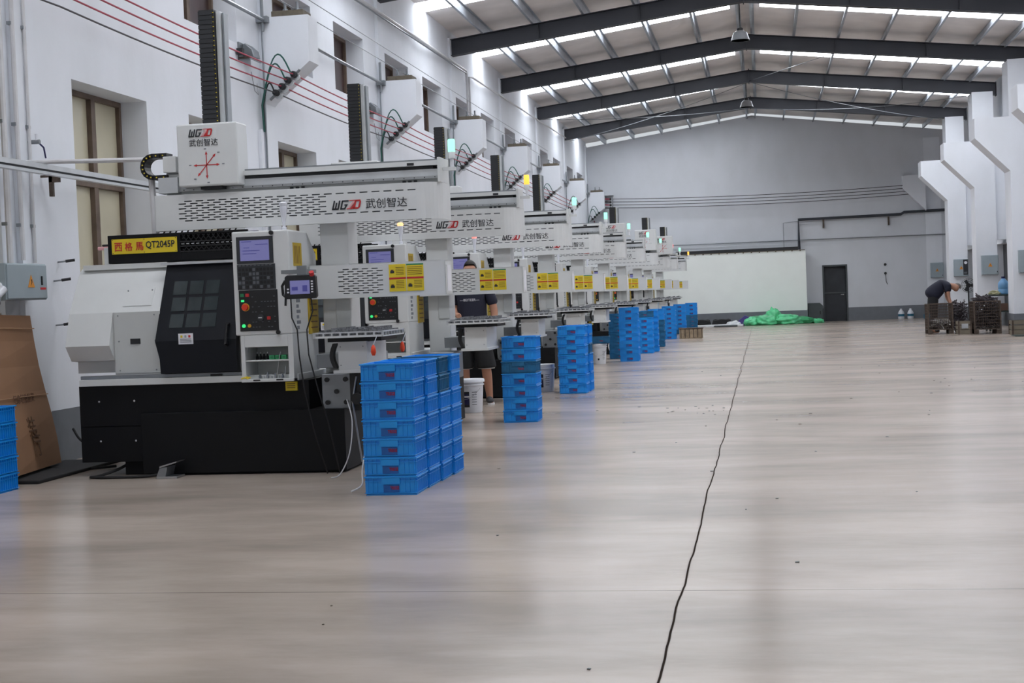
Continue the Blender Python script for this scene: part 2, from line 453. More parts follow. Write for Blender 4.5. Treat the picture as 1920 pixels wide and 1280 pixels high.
        if fy > 18:
            b = MB(); fl = fy; fy = YF - .03 if fy > 56 else fy; fe = min(fy + .85, YF)
            b.box(XP, XP + .58, fy, fe, 0, 6.75, M)
            q = MB(); q.prism([(XP, 5.35), (5.28, 5.35), (5.28, 4.86), (XP, 4.02)], 'y', YF - .4 if fy > 56 else fy, fe, M); struct(q.build('corbel_right'))
            if fy < 56: b.box(XP + .58, XR, fy + .1, fy + .36, 2.5, 5.33, M)
            b.box(XP - .011, XP + .591, fy - .012, min(fe + .012, YF), 0, .5, BASEB)
            struct(b.build('pillar_right')); fy = fl
        # beam: tapered I section, two slopes
        if fy < 56:
            b = MB()
            def zb(x): return 7.45 - .115 * abs(x - RX)
            for sgn, xe in ((-1, XL + .01), (1, XP + .7)):
                xs = [RX, xe]
                dp = .36
                for xa, xb in ((RX, xe),):
                    za, zc = zb(xa), zb(xb)
                    for (y0, y1, h0, h1) in ((fy + .16, fy + .18, 0, dp), (fy + .06, fy + .28, 0, .014), (fy + .06, fy + .28, dp - .014, dp)):
                        vs = [(xa, y, za + h) for y in (y0, y1) for h in (h0, h1)] + [(xb, y, zc + h) for y in (y0, y1) for h in (h0, h1)]
                        b.add(vs, [(0, 1, 3, 2), (4, 6, 7, 5), (0, 4, 5, 1), (2, 3, 7, 6), (0, 2, 6, 4), (1, 5, 7, 3)], BEAM)
                    # end plate and stiffeners
                    b.box(xe - .02 if sgn > 0 else xe, xe if sgn > 0 else xe + .02, fy + .05, fy + .29, zc - .02, zc + dp + .02, BEAM)
                    for q in (2.2, 4.4): b.box(RX + sgn * q - .006, RX + sgn * q + .006, fy + .06, fy + .28, zb(RX + sgn * q), zb(RX + sgn * q) + dp, BEAM)
            b.box(RX - .012, RX + .012, fy + .05, fy + .29, 7.42, 7.84, BEAM)
            struct(b.build('roof_beam'))
    # purlins
    for sgn in (-1, 1):
        for i, off in enumerate((.16, 1.2, 2.3, 3.4, 4.5, 5.6, 6.3)):
            if sgn < 0 and off > 6: continue
            x = RX + sgn * off; z = roofz(x)
            b = MB(); b.box(x - .004, x + .004, YN, YF + .1, z - .22, z - .03, PURL)
            b.box(x - .05, x + .004, YN, YF + .1, z - .226, z - .22, PURL); b.box(x - .004, x + .05, YN, YF + .1, z - .036, z - .03, PURL)
            b.box(x - .05, x - .044, YN, YF + .1, z - .22, z - .2, PURL)
            struct(b.build('purlin'))
    # roof sheets (ceiling) and translucent strips half-way along most bays
    b = MB(); sk = []
    ys = [YN]
    for fy in FR:
        so = {31: 3.05, 37: 3.85, 43: 3.9, 50: 3.4}.get(int(fy), 3.22)
        ys += [fy + so, fy + so + .9]
    ys = [y for y in ys if YN <= y < YF + .3] + [YF + .35]
    def slab(bb, y0, y1, sgn, xa, xb, m):
        seg = 6
        xe = [xa + (xb - xa) * i / seg for i in range(seg + 1)]
        for i in range(seg):
            p, q = xe[i], xe[i + 1]
            vs = [(p, y0, roofz(p)), (q, y0, roofz(q)), (q, y1, roofz(q)), (p, y1, roofz(p))]
            vs += [(v[0], v[1], v[2] + .05) for v in vs]
            bb.add(vs, [(3, 2, 1, 0), (4, 5, 6, 7), (0, 1, 5, 4), (1, 2, 6, 5), (2, 3, 7, 6), (3, 0, 4, 7)], m)
    for j in range(len(ys) - 1):
        y0, y1 = ys[j], ys[j + 1]
        isk = abs((y1 - y0) - .9) < .01 and y0 > 0
        for sgn, xe in ((-1, XL - .4), (1, XR + .4)):
            if isk and not ((y0 > 50 or y0 < 6) and sgn > 0):  # out-of-view near strip left off the right slope to dim the floor
                s = MB(); slab(s, y0, y1, sgn, RX + sgn * .35, xe, SKYM); o = struct(s.build('skylight'))
                slab(b, y0, y1, sgn, RX, RX + sgn * .35, INSUL)
            else: slab(b, y0, y1, sgn, RX, xe, INSUL)
    struct(b.build('ceiling'))
    # slack bracing rods under the last bays
    for p, q, sg in (((-.2, 44.2, 7.5), (2.2, 38.2, 7.3), 0), ((-.2, 50.5, 7.45), (6.0, 44.4, 6.7), .18), ((6.0, 50.4, 6.7), (-.2, 44.4, 7.5), .12), ((-6.5, 44.3, 6.75), (-.25, 50.4, 7.45), .12), ((-6.4, 50.5, 6.7), (-.3, 44.3, 7.45), .12)):
        b = MB(); P = Vector(p); Q = Vector(q)
        b.tube([P.lerp(Q, t / 10) - Vector((0, 0, sg * 4 * (t / 10) * (1 - t / 10))) for t in range(11)], .009, GM, 6); struct(b.build('brace_rod'))
shell()

# ------------------------------------------------------------------ logo lettering
def logo(b, x, y, z, h, face='-y'):
    """slanted W G in black, Z pale, D red; returns width"""
    R = Vector((1, 0, 0)) if face == '-y' else Vector((0, 1, 0))
    u = h
    y -= .002
    def poly(pts, m):
        # pts in unit coordinates (0..1 high), slanted
        P = [Vector((x, y, z)) + R * ((px + .25 * pz) * u) + Vector((0, 0, pz * u)) for px, pz in pts]
        n = len(P); d = Vector((0, -.002, 0)) if face == '-y' else Vector((.002, 0, 0))
        b.add(P + [p + d for p in P], [tuple(range(n)), tuple(range(n, 2 * n))[::-1]] + [(i, (i + 1) % n, n + (i + 1) % n, n + i) for i in range(n)], m)
    t = .17
    for px in (0, .3, .6): poly([(px, 0), (px + t, 0), (px + t, 1), (px, 1)], INK) if px != .3 else poly([(px, 0), (px + t, 0), (px + t, .75), (px, .75)], INK)
    poly([(0, 0), (.72, 0), (.72, .16), (0, .16)], INK)
    g = .92
    poly([(g, 0), (g + t, 0), (g + t, 1), (g, 1)], INK); poly([(g, .84), (g + .78, .84), (g + .78, 1), (g, 1)], INK)
    poly([(g, 0), (g + .6, 0), (g + .6, .16), (g, .16)], INK); poly([(g + .44, .1), (g + .6, .1), (g + .78, .56), (g + .38, .56), (g + .38, .42), (g + .52, .42)], INK)
    q = 1.66
    poly([(q, 0), (q + .8, 0), (q + .8, .08), (q, .08)], RED); poly([(q + .1, .92), (q + .8, .92), (q + .8, 1), (q + .1, 1)], RED)
    poly([(q + .05, .08), (q + .3, .08), (q + .85, .92), (q + .6, .92)], PINK); poly([(q + .4, .08), (q + .72, .08), (q + .72, .6)], RED)
    d = 2.4
    poly([(d, 0), (d + .2, 0), (d + .2, 1), (d, 1)], RED); poly([(d, .82), (d + .7, .82), (d + .62, 1), (d, 1)], RED)
    poly([(d, 0), (d + .55, 0), (d + .72, .18), (d, .18)], RED); poly([(d + .52, .1), (d + .72, .18), (d + .74, .8), (d + .54, .9)], RED)
    return 3.2 * u

def perforated(b, x0, x1, z0, z1, y, m, rows, zone, slot=.07, gap=.035, hh=.010, th=.004):
    """sheet with rows of real slots inside the zone (zx0,zx1,zz0,zz1); list of skip rectangles allowed"""
    zx0, zx1, zz0, zz1, skips = zone
    b.box(x0, x1, y, y + th, z0, zz0, m); b.box(x0, x1, y, y + th, zz1, z1, m)
    pitch = (zz1 - zz0) / rows
    for r in range(rows):
        za = zz0 + r * pitch
        b.box(x0, x1, y, y + th, za + hh, za + pitch, m)
        x = x0; s = zx0 + (0 if r % 2 else (slot + gap) / 2)
        while s + slot < zx1:
            if not any(a < s + slot and s < c and e < za + hh and za < f for a, c, e, f in skips):
                b.box(x, s, y, y + th, za, za + hh, m); x = s + slot
            s += slot + gap
        b.box(x, x1, y, y + th, za, za + hh, m)

# ------------------------------------------------------------------ CNC lathe (built where the nearest one stands)
LY = 11.75
def make_lathe():
    t = thing('cnc_lathe', (-4.65, LY + .7, 0), '', 'machine', 'lathes in the machine row')
    b = MB()
    b.box(-5.82, -3.765, LY + .03, LY + 1.45, .42, .775, BK); b.box(-5.82, -5.15, LY + .03, LY + 1.45, .12, .43, BK)
    b.box(-5.24, -3.45, LY - .03, LY + .84, .02, .53, BK); b.box(-5.24, -3.8, LY + .84, LY + 1.5, .02, .53, BK); b.box(-5.46, -5.2, LY + .1, LY + 1.3, 0, .13, BK); b.box(-5.2, -3.85, LY + .02, LY + 1.4, 0, .03, BK); b.box(-3.85, -3.5, LY + .02, LY + .8, 0, .03, BK)
    for x in (-5.64, -5.32):
        for z in (.3, .64): b.cyl((x, LY + .031, z), (x, LY + .026, z), .009, ALU, n=8)
    b.build('base', t, bevel=.008)
    b = MB(); b.box(-3.96, -3.86, LY + .005, LY + .03, .69, .765, YEL)
    for z in (.745, .728, .712): b.box(-3.945, -3.875, LY + .003, LY + .006, z, z + .006, BROWNINK)
    b.build('caution_sticker', t)
    b = MB(); b.box(-5.80, -3.84, LY - .0, LY + 1.45, .775, .83, W); b.box(-5.8, -4.33, LY + .03, LY + .1, .83, .862, GM)
    b.box(-4.62, -4.52, LY + .01, LY + .06, .83, .85, PLAS); b.build('chip_tray', t, bevel=.004)
    # headstock hood: sloping upper hood, nose on the left, recessed panel
    b = MB(); y = LY
    b.prism([(y + .08, .86), (y + 1.4, .86), (y + 1.4, 1.79), (y + .36, 1.79), (y + .31, 1.745), (y + .08, 1.40)], 'x', -5.5, -4.3, W)
    b.prism([(y + .2, .88), (y + 1.4, .88), (y + 1.4, 1.79), (y + .36, 1.79), (y + .31, 1.745), (y + .08, 1.40), (y - .02, 1.12), (y + .0, 1.09), (y + .08, .99), (y + .2, .98)], 'x', -5.9, -5.5, W)
    b.prism([(y + .30, 1.775), (y + 1.38, 1.775), (y + 1.38, 1.82), (y + .30, 1.82)], 'x', -5.86, -5.08, W)
    o = b.build('hood', t)
    b = MB()
    b.box(-5.49, -5.07, y + .068, y + .08, .875, 1.40, WG)
    for x in (-5.45, -5.12):
        for z in (.9, 1.15, 1.37): b.cyl((x, y + .068, z), (x, y + .062, z), .007, GM, n=8)
    b.build('access_panel', t, bevel=.003)
    b = MB(); b.box(-5.345, -5.255, y + .062, y + .069, 1.125, 1.17, DK); b.build('latch', t)
    # hood inspection cover with screws on the slope
    b = MB()
    def sy(z): return y + .08 + (z - 1.40) * (.23 / .345) - .006
    for x0, x1, z in ((-5.42, -5.16, 1.60),): b.add([(x0, sy(1.45), 1.45), (x1, sy(1.45), 1.45), (x1, sy(z), z), (x0, sy(z), z)] + [(x0, sy(1.45) + .01, 1.45), (x1, sy(1.45) + .01, 1.45), (x1, sy(z) + .01, z), (x0, sy(z) + .01, z)], [(0, 1, 2, 3), (4, 7, 6, 5), (0, 4, 5, 1), (1, 5, 6, 2), (2, 6, 7, 3), (3, 7, 4, 0)], W)
    for x in (-5.40, -5.18): b.cyl((x, sy(1.58), 1.58), (x, sy(1.58) - .006, 1.585), .006, GM, n=8)
    b.build('inspection_cover', t)
    # sliding door, lower part upright, upper part leaning back
    def dy(z): return y - .03 + max(0, z - 1.14) * .42
    b = MB(); pts = [(-5.045, .865), (-5.05, .99), (-5.085, 1.14), (-5.06, 1.79), (-4.36, 1.79), (-4.36, 1.14), (-4.36, .865)]
    fr = [(p[0], dy(p[1]), p[1]) for p in pts]; bk = [(p[0], dy(p[1]) + .08, p[1]) for p in pts]
    # lower and upper panels as separate quads so each stays planar
    lo = [0, 1, 2, 5, 6]; up = [2, 3, 4, 5]
    vs = fr + bk; n = 7
    fs = [tuple(lo), tuple(up), tuple(i + n for i in lo)[::-1], tuple(i + n for i in up)[::-1]] + [(i, (i + 1) % n, n + (i + 1) % n, n + i) for i in range(n)]
    b.add(vs, fs, NV); d = b.build('door', t, bevel=.006)
    b = MB()
    for i in range(3):
        for j in range(3):
            x0 = -4.97 + i * .145; z0 = 1.25 + j * .14
            q = [(x0, z0), (x0 + .12, z0), (x0 + .125, z0 + .115), (x0 + .005, z0 + .115)]
            f = [(p[0], dy(p[1]) - .004, p[1]) for p in q]; g = [(p[0], dy(p[1]) + .01, p[1]) for p in q]
            b.add(f + g, [(0, 1, 2, 3), (4, 7, 6, 5), (0, 4, 5, 1), (1, 5, 6, 2), (2, 6, 7, 3), (3, 7, 4, 0)], PANE)
    b.build('window', d)
    b = MB(); b.tube([(-4.44, dy(1.27), 1.27), (-4.44, dy(1.27) - .05, 1.26), (-4.44, dy(1.1) - .05, 1.1), (-4.44, dy(1.1), 1.09)], .012, PLAS); b.build('handle', d, smooth=True)
    b = MB(); b.box(-4.87, -4.74, y - .034, y - .03, 1.11, 1.2, PAPER) 
    for x, m in ((-4.85, YEL), (-4.815, EBOX), (-4.78, RED)): b.box(x, x + .018, y - .036, y - .033, 1.165, 1.185, m)
    for z in (1.15, 1.137, 1.125): b.box(-4.855, -4.755, y - .036, y - .033, z, z + .005, INKG)
    b.build('warning_label', d)
    b = MB(); b.box(-5.1, -4.3, y + .2, y + .26, 1.79, 1.81, ALU); b.build('door_track', t)
    # black top cover with nameplate and mesh guard
    b = MB(); ty = y + .3
    b.box(-5.62, -4.95, ty, ty + .3, 1.825, 2.07, BK); b.box(-4.95, -4.34, ty, ty + .3, 1.825, 1.9, BK); b.box(-4.95, -4.34, ty, ty + .03, 2.05, 2.07, BK); b.box(-4.95, -4.34, ty + .27, ty + .3, 1.9, 2.07, BK)
    tc = b.build('top_cover', t, bevel=.004)
    b = MB()
    for r in range(5):
        for c in range(13):
            cx = -4.93 + c * .045 + (r % 2) * .022; cz = 1.915 + r * .03
            b.prism([(cx - .004, cz - .02), (cx + .004, cz - .02), (cx + .026, cz + .012), (cx + .018, cz + .012)], 'y', ty, ty + .006, PLAS)
            b.prism([(cx + .018, cz - .02), (cx + .026, cz - .02), (cx + .004, cz + .012), (cx - .004, cz + .012)], 'y', ty, ty + .006, PLAS)
    for z in (1.90, 1.945, 1.985): b.box(-4.95, -4.34, ty - .002, ty + .008, z, z + .01, PLAS)
    for c in range(12): b.box(-4.94 + c * .045, -4.915 + c * .045, ty - .004, ty, 1.967, 1.972, ALU)
    b.build('mesh_guard', tc)
    b = MB(); b.box(-5.58, -4.98, ty - .006, ty, 1.905, 2.035, YEL)
    for x, c in ((-5.555, '西'), (-5.46, '格'), (-5.36, '馬')): b.text(c, .08, (x, ty - .0065, 1.93), RED, width=.072, height=.075, bold=.0012)
    b.text('QT2045P', .08, (-5.265, ty - .0065, 1.937), INK, width=.265, height=.07, bold=.0012)
    for x in (-5.57, -5.28, -4.99):
        for z in (1.914, 2.026): b.cyl((x, ty - .006, z), (x, ty - .009, z), .004, INK, n=6)
    b.build('nameplate', tc)
    b = MB(); b.box(-5.68, -5.63, ty + .05, ty + .1, 1.82, 1.97, W); b.cyl((-5.74, ty + .07, 1.965), (-5.63, ty + .07, 1.965), .016, PINK); b.cyl((-5.7, ty + .07, 1.99), (-5.62, ty + .07, 1.99), .01, PLAS); b.build('limit_sensor', t)
    # turret guard lattice behind the top cover
    b = MB()
    for c in range(14):
        x = -5.25 + c * .055
        b.prism([(x, 2.07), (x + .012, 2.07), (x + .06, 2.15), (x + .048, 2.15)], 'y', ty + .2, ty + .21, PLAS)
    b.box(-5.3, -4.45, ty + .19, ty + .22, 2.06, 2.075, PLAS); b.box(-5.2, -4.45, ty + .19, ty + .22, 2.145, 2.155, PLAS); b.build('lattice_guard', t)
    # operator cabinet
    xf0, xf1 = -4.345, -3.85
    cy = LY - .08
    b = MB()
    b.prism([(cy, 1.165), (y + .66, 1.165), (y + .66, 1.84), (y + .42, 2.03), (cy, 2.03)], 'x', xf0, xf1, W)
    cp = b.build('control_panel', t, bevel=.012)
    b = MB(); f = cy - .006
    b.box(-4.305, -3.985, f, cy, 1.76, 1.985, KEYS); b.build('display_bezel', cp, bevel=.003)
    b = MB(); b.box(-4.272, -4.02, f - .002, f, 1.785, 1.955, SCREEN)
    for k, (x0, x1) in enumerate(((-4.26, -4.17), (-4.14, -4.03), (-4.24, -4.19), (-4.25, -4.1), (-4.25, -4.13))): b.box(x0, x1, f - .003, f - .001, 1.94 - k * .025, 1.946 - k * .025, SCRD)
    b.build('screen', cp)
    b = MB(); b.box(-4.305, -3.975, f, cy, 1.545, 1.755, KEYS)
    for r in range(5):
        for c in range(10): b.box(-4.295 + c * .031, -4.272 + c * .031, f - .003, f, 1.555 + r * .036, 1.58 + r * .036, KEYL if random.random() < .25 else PLAS)
    for c in range(9): b.box(-4.29 + c * .033, -4.27 + c * .033, f - .003, f, 1.742, 1.75, KEYL)
    b.build('keypad', cp)
    b = MB(); b.box(-4.3, -3.965, f, cy, 1.2, 1.54, PLAS)
    random.seed(3)
    for r in range(7):
        for c in range(8):
            if random.random() < .6: b.box(-4.19 + c * .027, -4.176 + c * .027, f - .003, f, 1.23 + r * .042, 1.236 + r * .042, KEYL)
    for x, z, m in ((-4.27, 1.5, GRN), (-4.225, 1.5, RED), (-4.045, 1.305, RED)): b.box(x - .015, x + .015, f - .008, f, z - .013, z + .013, m)
    b.cyl((-4.115, f, 1.31), (-4.115, f - .015, 1.31), .028, KEYS); b.box(-4.13, -4.1, f - .025, f - .014, 1.305, 1.315, ALU)
    b.build('switch_panel', cp)
    b = MB(); b.cyl((-4.245, f, 1.4), (-4.245, f - .004, 1.4), .034, AMB, n=20); b.cyl((-4.245, f, 1.4), (-4.245, f - .03, 1.4), .026, EST, n=20); b.build('emergency_stop', cp)
    b = MB(); b.box(-4.28, -4.255, f - .008, f, 1.445, 1.462, GRNL); b.cyl((-4.265, f, 1.245), (-4.265, f - .012, 1.245), .015, GRNL); b.build('start_button', cp)
    b = MB(); b.cyl((-4.215, f, 1.245), (-4.215, f - .012, 1.245), .015, AMB); b.build('stop_button', cp)
    for x, z in ((-3.995, 2.01), (-3.97, 1.185)):
        b = MB(); b.cyl((x, cy, z), (x, cy - .022, z), .018, PLAS, n=16); b.build('knob', cp)
    b = MB(); b.box(xf1, xf1 + .002, y + .02, y + .25, 1.73, 1.925, YTAG)
    for k in range(5): b.box(xf1 + .001, xf1 + .003, y + .05 + k * .035, y + .06 + k * .035, 1.75, 1.9, BROWNINK)
    b.build('caution_strip', cp)
    b = MB()
    for k in range(7): b.box(xf1, xf1 + .002, y + .05, y + .11 + .04 * (k % 2), 1.2 + k * .045, 1.228 + k * .045, INKG)
    b.build('side_lettering', cp)
    # tool cabinet below
    b = MB(); yb = y + .62
    b.box(xf0 + .04, xf0 + .075, cy, yb, .775, 1.165, W); b.box(xf1 - .045, xf1, cy, yb, .775, 1.165, W)
    b.box(xf0 + .075, xf1 - .045, cy, yb, 1.065, 1.165, W); b.box(xf0 + .04, xf1, cy - .02, yb, .775, .80, W)
    b.box(xf0 + .075, xf1 - .045, cy + .3, yb, .80, 1.065, WG); b.box(xf0 + .075, xf1 - .045, cy + .01, cy + .3, .945, .957, W)
    b.build('tool_cabinet', t, bevel=.003)
    b = MB()
    for x in (-4.2, -4.0): b.box(x, x + .06, cy - .024, cy - .018, .785, .797, PLAS)
    b.build('drawer_latch', t)
    b = MB(); b.box(xf1, xf1 + .012, y + .36, y + .62, 1.15, 1.52, YTAG)
    for k in range(6): b.box(xf1 + .011, xf1 + .014, y + .4, y + .58, 1.2 + k * .05, 1.21 + k * .05, BROWNINK)
    b.build('caution_plate', t)
    # horn-shaped status lamp on the cabinet top
    b = MB(); b.lathe([(.022, 2.03), (.022, 2.06), (.014, 2.065), (.012, 2.09), (.03, 2.19), (.034, 2.22), (.03, 2.235)], (-3.95, y + .12, 0), HORNW, 14); b.build('status_lamp', t, smooth=True)
    b = MB(); b.lathe([(.028, 2.235), (.036, 2.245), (.036, 2.265), (.02, 2.275)], (-3.95, y + .12, 0), HORNW, 14); b.build('lamp_cap', t, smooth=True)
    return t

# ------------------------------------------------------------------ gantry loader
GY = 12.12
CARX = -4.67
def make_loader():
    t = thing('gantry_loader', (-3.57, GY + .3, 0), '', 'gantry', 'gantry loaders in the machine row')
    b = MB()
    b.box(-3.76, -3.51, GY + .14, GY + .44, .53, 2.42, W); b.box(-3.64, -3.51, GY + .125, GY + .14, 1.18, 1.45, WG); b.build('column', t, bevel=.01)
    b = MB(); b.box(-3.66, -3.38, GY - .32, GY + .14, .52, .82, GM); b.build('base_bracket', t, bevel=.01)
    b = MB()
    for x, z in ((-3.61, .58), (-3.45, .58), (-3.53, .67), (-3.61, .77), (-3.45, .77)): b.cyl((x, GY - .32, z), (x, GY - .34, z), .02, PLAS, n=12)
    b.build('bolt', t)
    # upper perforated cover with rounded end
    x0, x1, z0, z1 = -5.2, -2.66, 2.09, 2.40
    b = MB()
    perforated(b, x0, x1 - .2, z0, z1, GY, W, 9, (x0 + .22, x1 - .1, z0 + .075, z1 - .045, [(-3.62, -2.7, z0 + .1, z1 - .075)]), .07, .035, .0105)
    R = .2; arc = [(x1 - R + R * math.sin(a), GY + R - R * math.cos(a)) for a in [PI / 2 * k / 8 for k in range(9)]]
    arc2 = [(x1 - R + (R - .006) * math.sin(a), GY + R - (R - .006) * math.cos(a)) for a in [PI / 2 * k / 8 for k in range(9)]][::-1]
    b.prism(arc + [(x1, GY + .45), (x1 - .006, GY + .45)] + arc2, 'z', z0, z1, W)
    b.box(x0, x1 - .2, GY + .004, GY + .05, z1 - .006, z1, W); b.box(x0, x1 - .2, GY + .004, GY + .05, z0, z0 + .006, W); b.box(x0, x0 + .006, GY, GY + .42, z0, z1, W)
    c = b.build('upper_cover', t)
    b = MB(); ww = logo(b, -3.60, GY - .001, 2.20, .078); 
    b.text('武创智达', .08, (-3.30, GY - .002, 2.20), INK, width=.36, height=.082); b.build('lettering', c)
    b = MB(); b.box(x0 + .1, x1 - .1, GY + .12, GY + .4, z0 + .03, z1 - .02, mat('beam_grey', (104, 108, 112), .5)); b.build('beam', t)
    # linear rail on top
    b = MB(); ry = GY + .12; xa, xb = -5.13, -2.68
    b.box(xa, xb, ry, ry + .3, 2.585, 2.6, GM); b.box(xa, xb, ry - .03, ry + .3, 2.545, 2.585, W); b.box(xa, xb - .05, ry, ry + .28, 2.515, 2.545, DK)
    b.box(xa, xb, ry - .01, ry + .3, 2.455, 2.515, ALU); b.box(xa, xb, ry - .03, ry, 2.432, 2.455, STEEL); b.box(xa, xb, ry, ry + .3, 2.40, 2.455, WG)
    x = xa + .08
    while x < xb: b.cyl((x, ry - .03, 2.444), (x, ry - .033, 2.444), .005, DK, n=6); x += .09
    for xx in (-4.0, -3.0):
        for k in range(3): b.box(xx + k * .05, xx + .028 + k * .05, ry - .012, ry, 2.405, 2.425, DK)
    b.box(-2.95, -2.89, ry - .034, ry - .03, 2.55, 2.572, DK)
    b.build('linear_rail', t)
    b = MB(); b.box(xb - .005, xb + .02, ry - .04, ry + .3, 2.40, 2.61, W); b.build('end_plate', t, bevel=.003)
    # carriage, head box with lettering and axis arrows
    cx = CARX
    b = MB(); b.box(cx - .285, cx + .262, GY - .04, GY + .22, 2.46, 3.0, W); b.box(cx - .2, cx + .2, GY + .22, GY + .4, 2.62, 2.95, W); car = b.build('carriage', t, bevel=.014, origin=(cx, GY, 2.46))
    b = MB(); logo(b, cx - .175, GY - .041, 2.885, .066); b.text('武创智达', .07, (cx - .17, GY - .042, 2.805), INK, width=.26, height=.062)
    b.build('carriage_lettering', car)
    b = MB(); yy = GY - .042
    def arrow(ax, az, bx, bz):
        d = Vector((bx - ax, 0, bz - az)).normalized(); nrm = Vector((-d.z, 0, d.x))
        A = Vector((ax, yy, az)); B = Vector((bx, yy, bz)); C = B - d * .03
        b.add([A + nrm * .004, A - nrm * .004, C - nrm * .004, C + nrm * .004, C + nrm * .012, B, C - nrm * .012], [(0, 1, 2, 3), (4, 6, 5)], RED)
    ox, oz = cx - .02, 2.64
    for dx_, dz_ in ((.12, 0), (-.12, 0), (0, .12), (0, -.12), (.085, .095), (-.085, -.095)): arrow(ox, oz, ox + dx_, oz + dz_)
    for dx_, dz_, s in ((.14, 0, 'X'), (-.16, 0, 'X'), (-.02, .135, 'Z'), (.0, -.155, 'Z'), (.1, .1, 'Y'), (-.12, -.12, 'Y')): b.box(ox + dx_, ox + dx_ + .022, yy - .001, yy, oz + dz_, oz + dz_ + .008, INKG)
    b.build('axis_arrows', car)
    tx = cx + .095
    b = MB(); b.box(tx - .19, tx - .055, GY + .12, GY + .3, 2.6, 4.0, PLAS)
    for k in range(33): b.box(tx - .195, tx - .065, GY + .114, GY + .305, 2.65 + k * .0408, 2.65 + k * .0408 + .034, DK)
    for k in range(33): b.box(tx - .062, tx - .052, GY + .11, GY + .118, 2.665 + k * .0408, 2.67 + k * .0408, YEL)
    b.box(tx - .05, tx - .012, GY + .16, GY + .3, 2.6, 3.99, ALU); b.box(tx - .008, tx + .008, GY + .2, GY + .3, 2.6, 3.98, GM)
    b.build('vertical_axis', car)
    b = MB(); b.box(cx - .1, cx + .1, GY + .0, GY + .2, 2.435, 2.46, DK); b.build('slide_block', car)
    # signal light on an arm at the right end
    b = MB(); lx = -2.58; ly = GY + .2
    b.box(xb + .01, lx + .03, ly - .02, ly + .02, 2.5, 2.53, W); b.cyl((lx, ly, 2.52), (lx, ly, 2.64), .016, WHITEP); b.build('signal_arm', t)
    b = MB(); b.lathe([(.03, 2.60), (.03, 2.655), (.026, 2.66)], (lx, ly, 0), LENSOFF, 16); b.build('lamp_base', t, smooth=True)
    b = MB(); b.lathe([(.028, 2.656), (.031, 2.66), (.031, 2.755), (.026, 2.765)], (lx, ly, 0), LAMPG, 16); b.build('signal_lens', t, smooth=True)
    # lower cover, yellow notices
    lx0, lx1, l0, l1 = -3.82, -2.63, 1.445, 1.735
    b = MB(); ly = GY - .01
    perforated(b, lx0, lx1 - .12, l0, l1, ly, W, 11, (lx0 + .25, -3.15, l0 + .035, l1 - .03, []), .055, .03, .0085)
    b.box(lx1 - .12, lx1, ly, ly + .006, l0, l1, W); b.box(lx1 - .006, lx1, ly, ly + .26, l0, l1, W); b.box(lx0, lx1, ly, ly + .24, l1 - .006, l1, W); b.box(lx0, lx1, ly + .1, ly + .24, l0, l0 + .006, W)
    b.box(lx0, lx0 + .006, ly, ly + .2, l0, l1, W)
    b.box(lx0 + .1, lx1 - .03, ly + .12, ly + .15, l0 + .02, l1 - .02, GM)
    lc = b.build('lower_cover', t)
    b = MB(); ny = ly - .004
    sx0, sx1, s0, s1 = -3.12, -2.82, 1.485, 1.715
    xm = (sx0 + sx1) / 2
    b.box(sx0, xm - .003, ny, ly, s0, s1, YEL); b.box(xm + .003, sx1, ny, ly, s0, s1 - .012, YEL); b.box(xm + .003, sx1, ny, ly, s1 - .012, s1, GRN)
    zm = (s0 + s1) / 2
    for xx0, xx1 in ((sx0, xm - .003), (xm + .003, sx1)): b.box(xx0, xx1, ny - .001, ny, zm - .012, zm + .004, RED)
    for (px_, pz_) in ((sx0 + .012, s1 - .075), (sx0 + .012, s0 + .03), (xm + .015, s0 + .035)):
        b.box(px_, px_ + .035, ny - .001, ny, pz_, pz_ + .02, INK); b.box(px_ + .005, px_ + .028, ny - .001, ny, pz_ + .02, pz_ + .03, BROWNINK)
    for k in range(5):
        b.box(sx0 + .06, xm - .02, ny - .001, ny, s1 - .03 - k * .014, s1 - .026 - k * .014, BROWNINK); b.box(xm + .012, sx1 - .012, ny - .001, ny, s1 - .03 - k * .015, s1 - .026 - k * .015, BROWNINK)
        b.box(sx0 + .06, xm - .02, ny - .001, ny, zm - .03 - k * .014, zm - .026 - k * .014, BROWNINK); b.box(xm + .065, sx1 - .015, ny - .001, ny, zm - .03 - k * .014, zm - .026 - k * .014, BROWNINK)
    b.build('safety_notice', lc)
    b = MB(); b.box(-2.63, -2.626, ly + .06, ly + .2, l0 + .03, l1 - .04, PAPER); b.build('paper_slip', lc)
    # drag chain at the left end and its white conduit
    b = MB(); r = .095
    pts = [(-5.1, 2.755), (-5.16, 2.755), (-5.23, 2.755)] + [(-5.23 - r * math.sin(a), 2.66 + r * math.cos(a)) for a in [PI * k / 8 for k in range(1, 8)]] + [(-5.23, 2.565), (-5.16, 2.565), (-5.1, 2.565)]
    for i in range(len(pts) - 1):
        p, q = Vector((pts[i][0], 0, pts[i][1])), Vector((pts[i + 1][0], 0, pts[i + 1][1]))
        d = (q - p).normalized(); nn = Vector((-d.z, 0, d.x)) * .02
        vs = []
        for y_ in (GY + .06, GY + .2):
            for w_ in (p + nn - d * .004, q + nn + d * .004, q - nn + d * .004, p - nn - d * .004): vs.append((w_.x, y_, w_.z))
        b.add(vs, [(0, 1, 2, 3), (7, 6, 5, 4), (0, 4, 5, 1), (1, 5, 6, 2), (2, 6, 7, 3), (3, 7, 4, 0)], PLAS)
        m_ = (p + q) / 2; b.box(m_.x - .005, m_.x + .005, GY + .055, GY + .06, m_.z - .005, m_.z + .005, YEL)
    b.build('drag_chain', t)
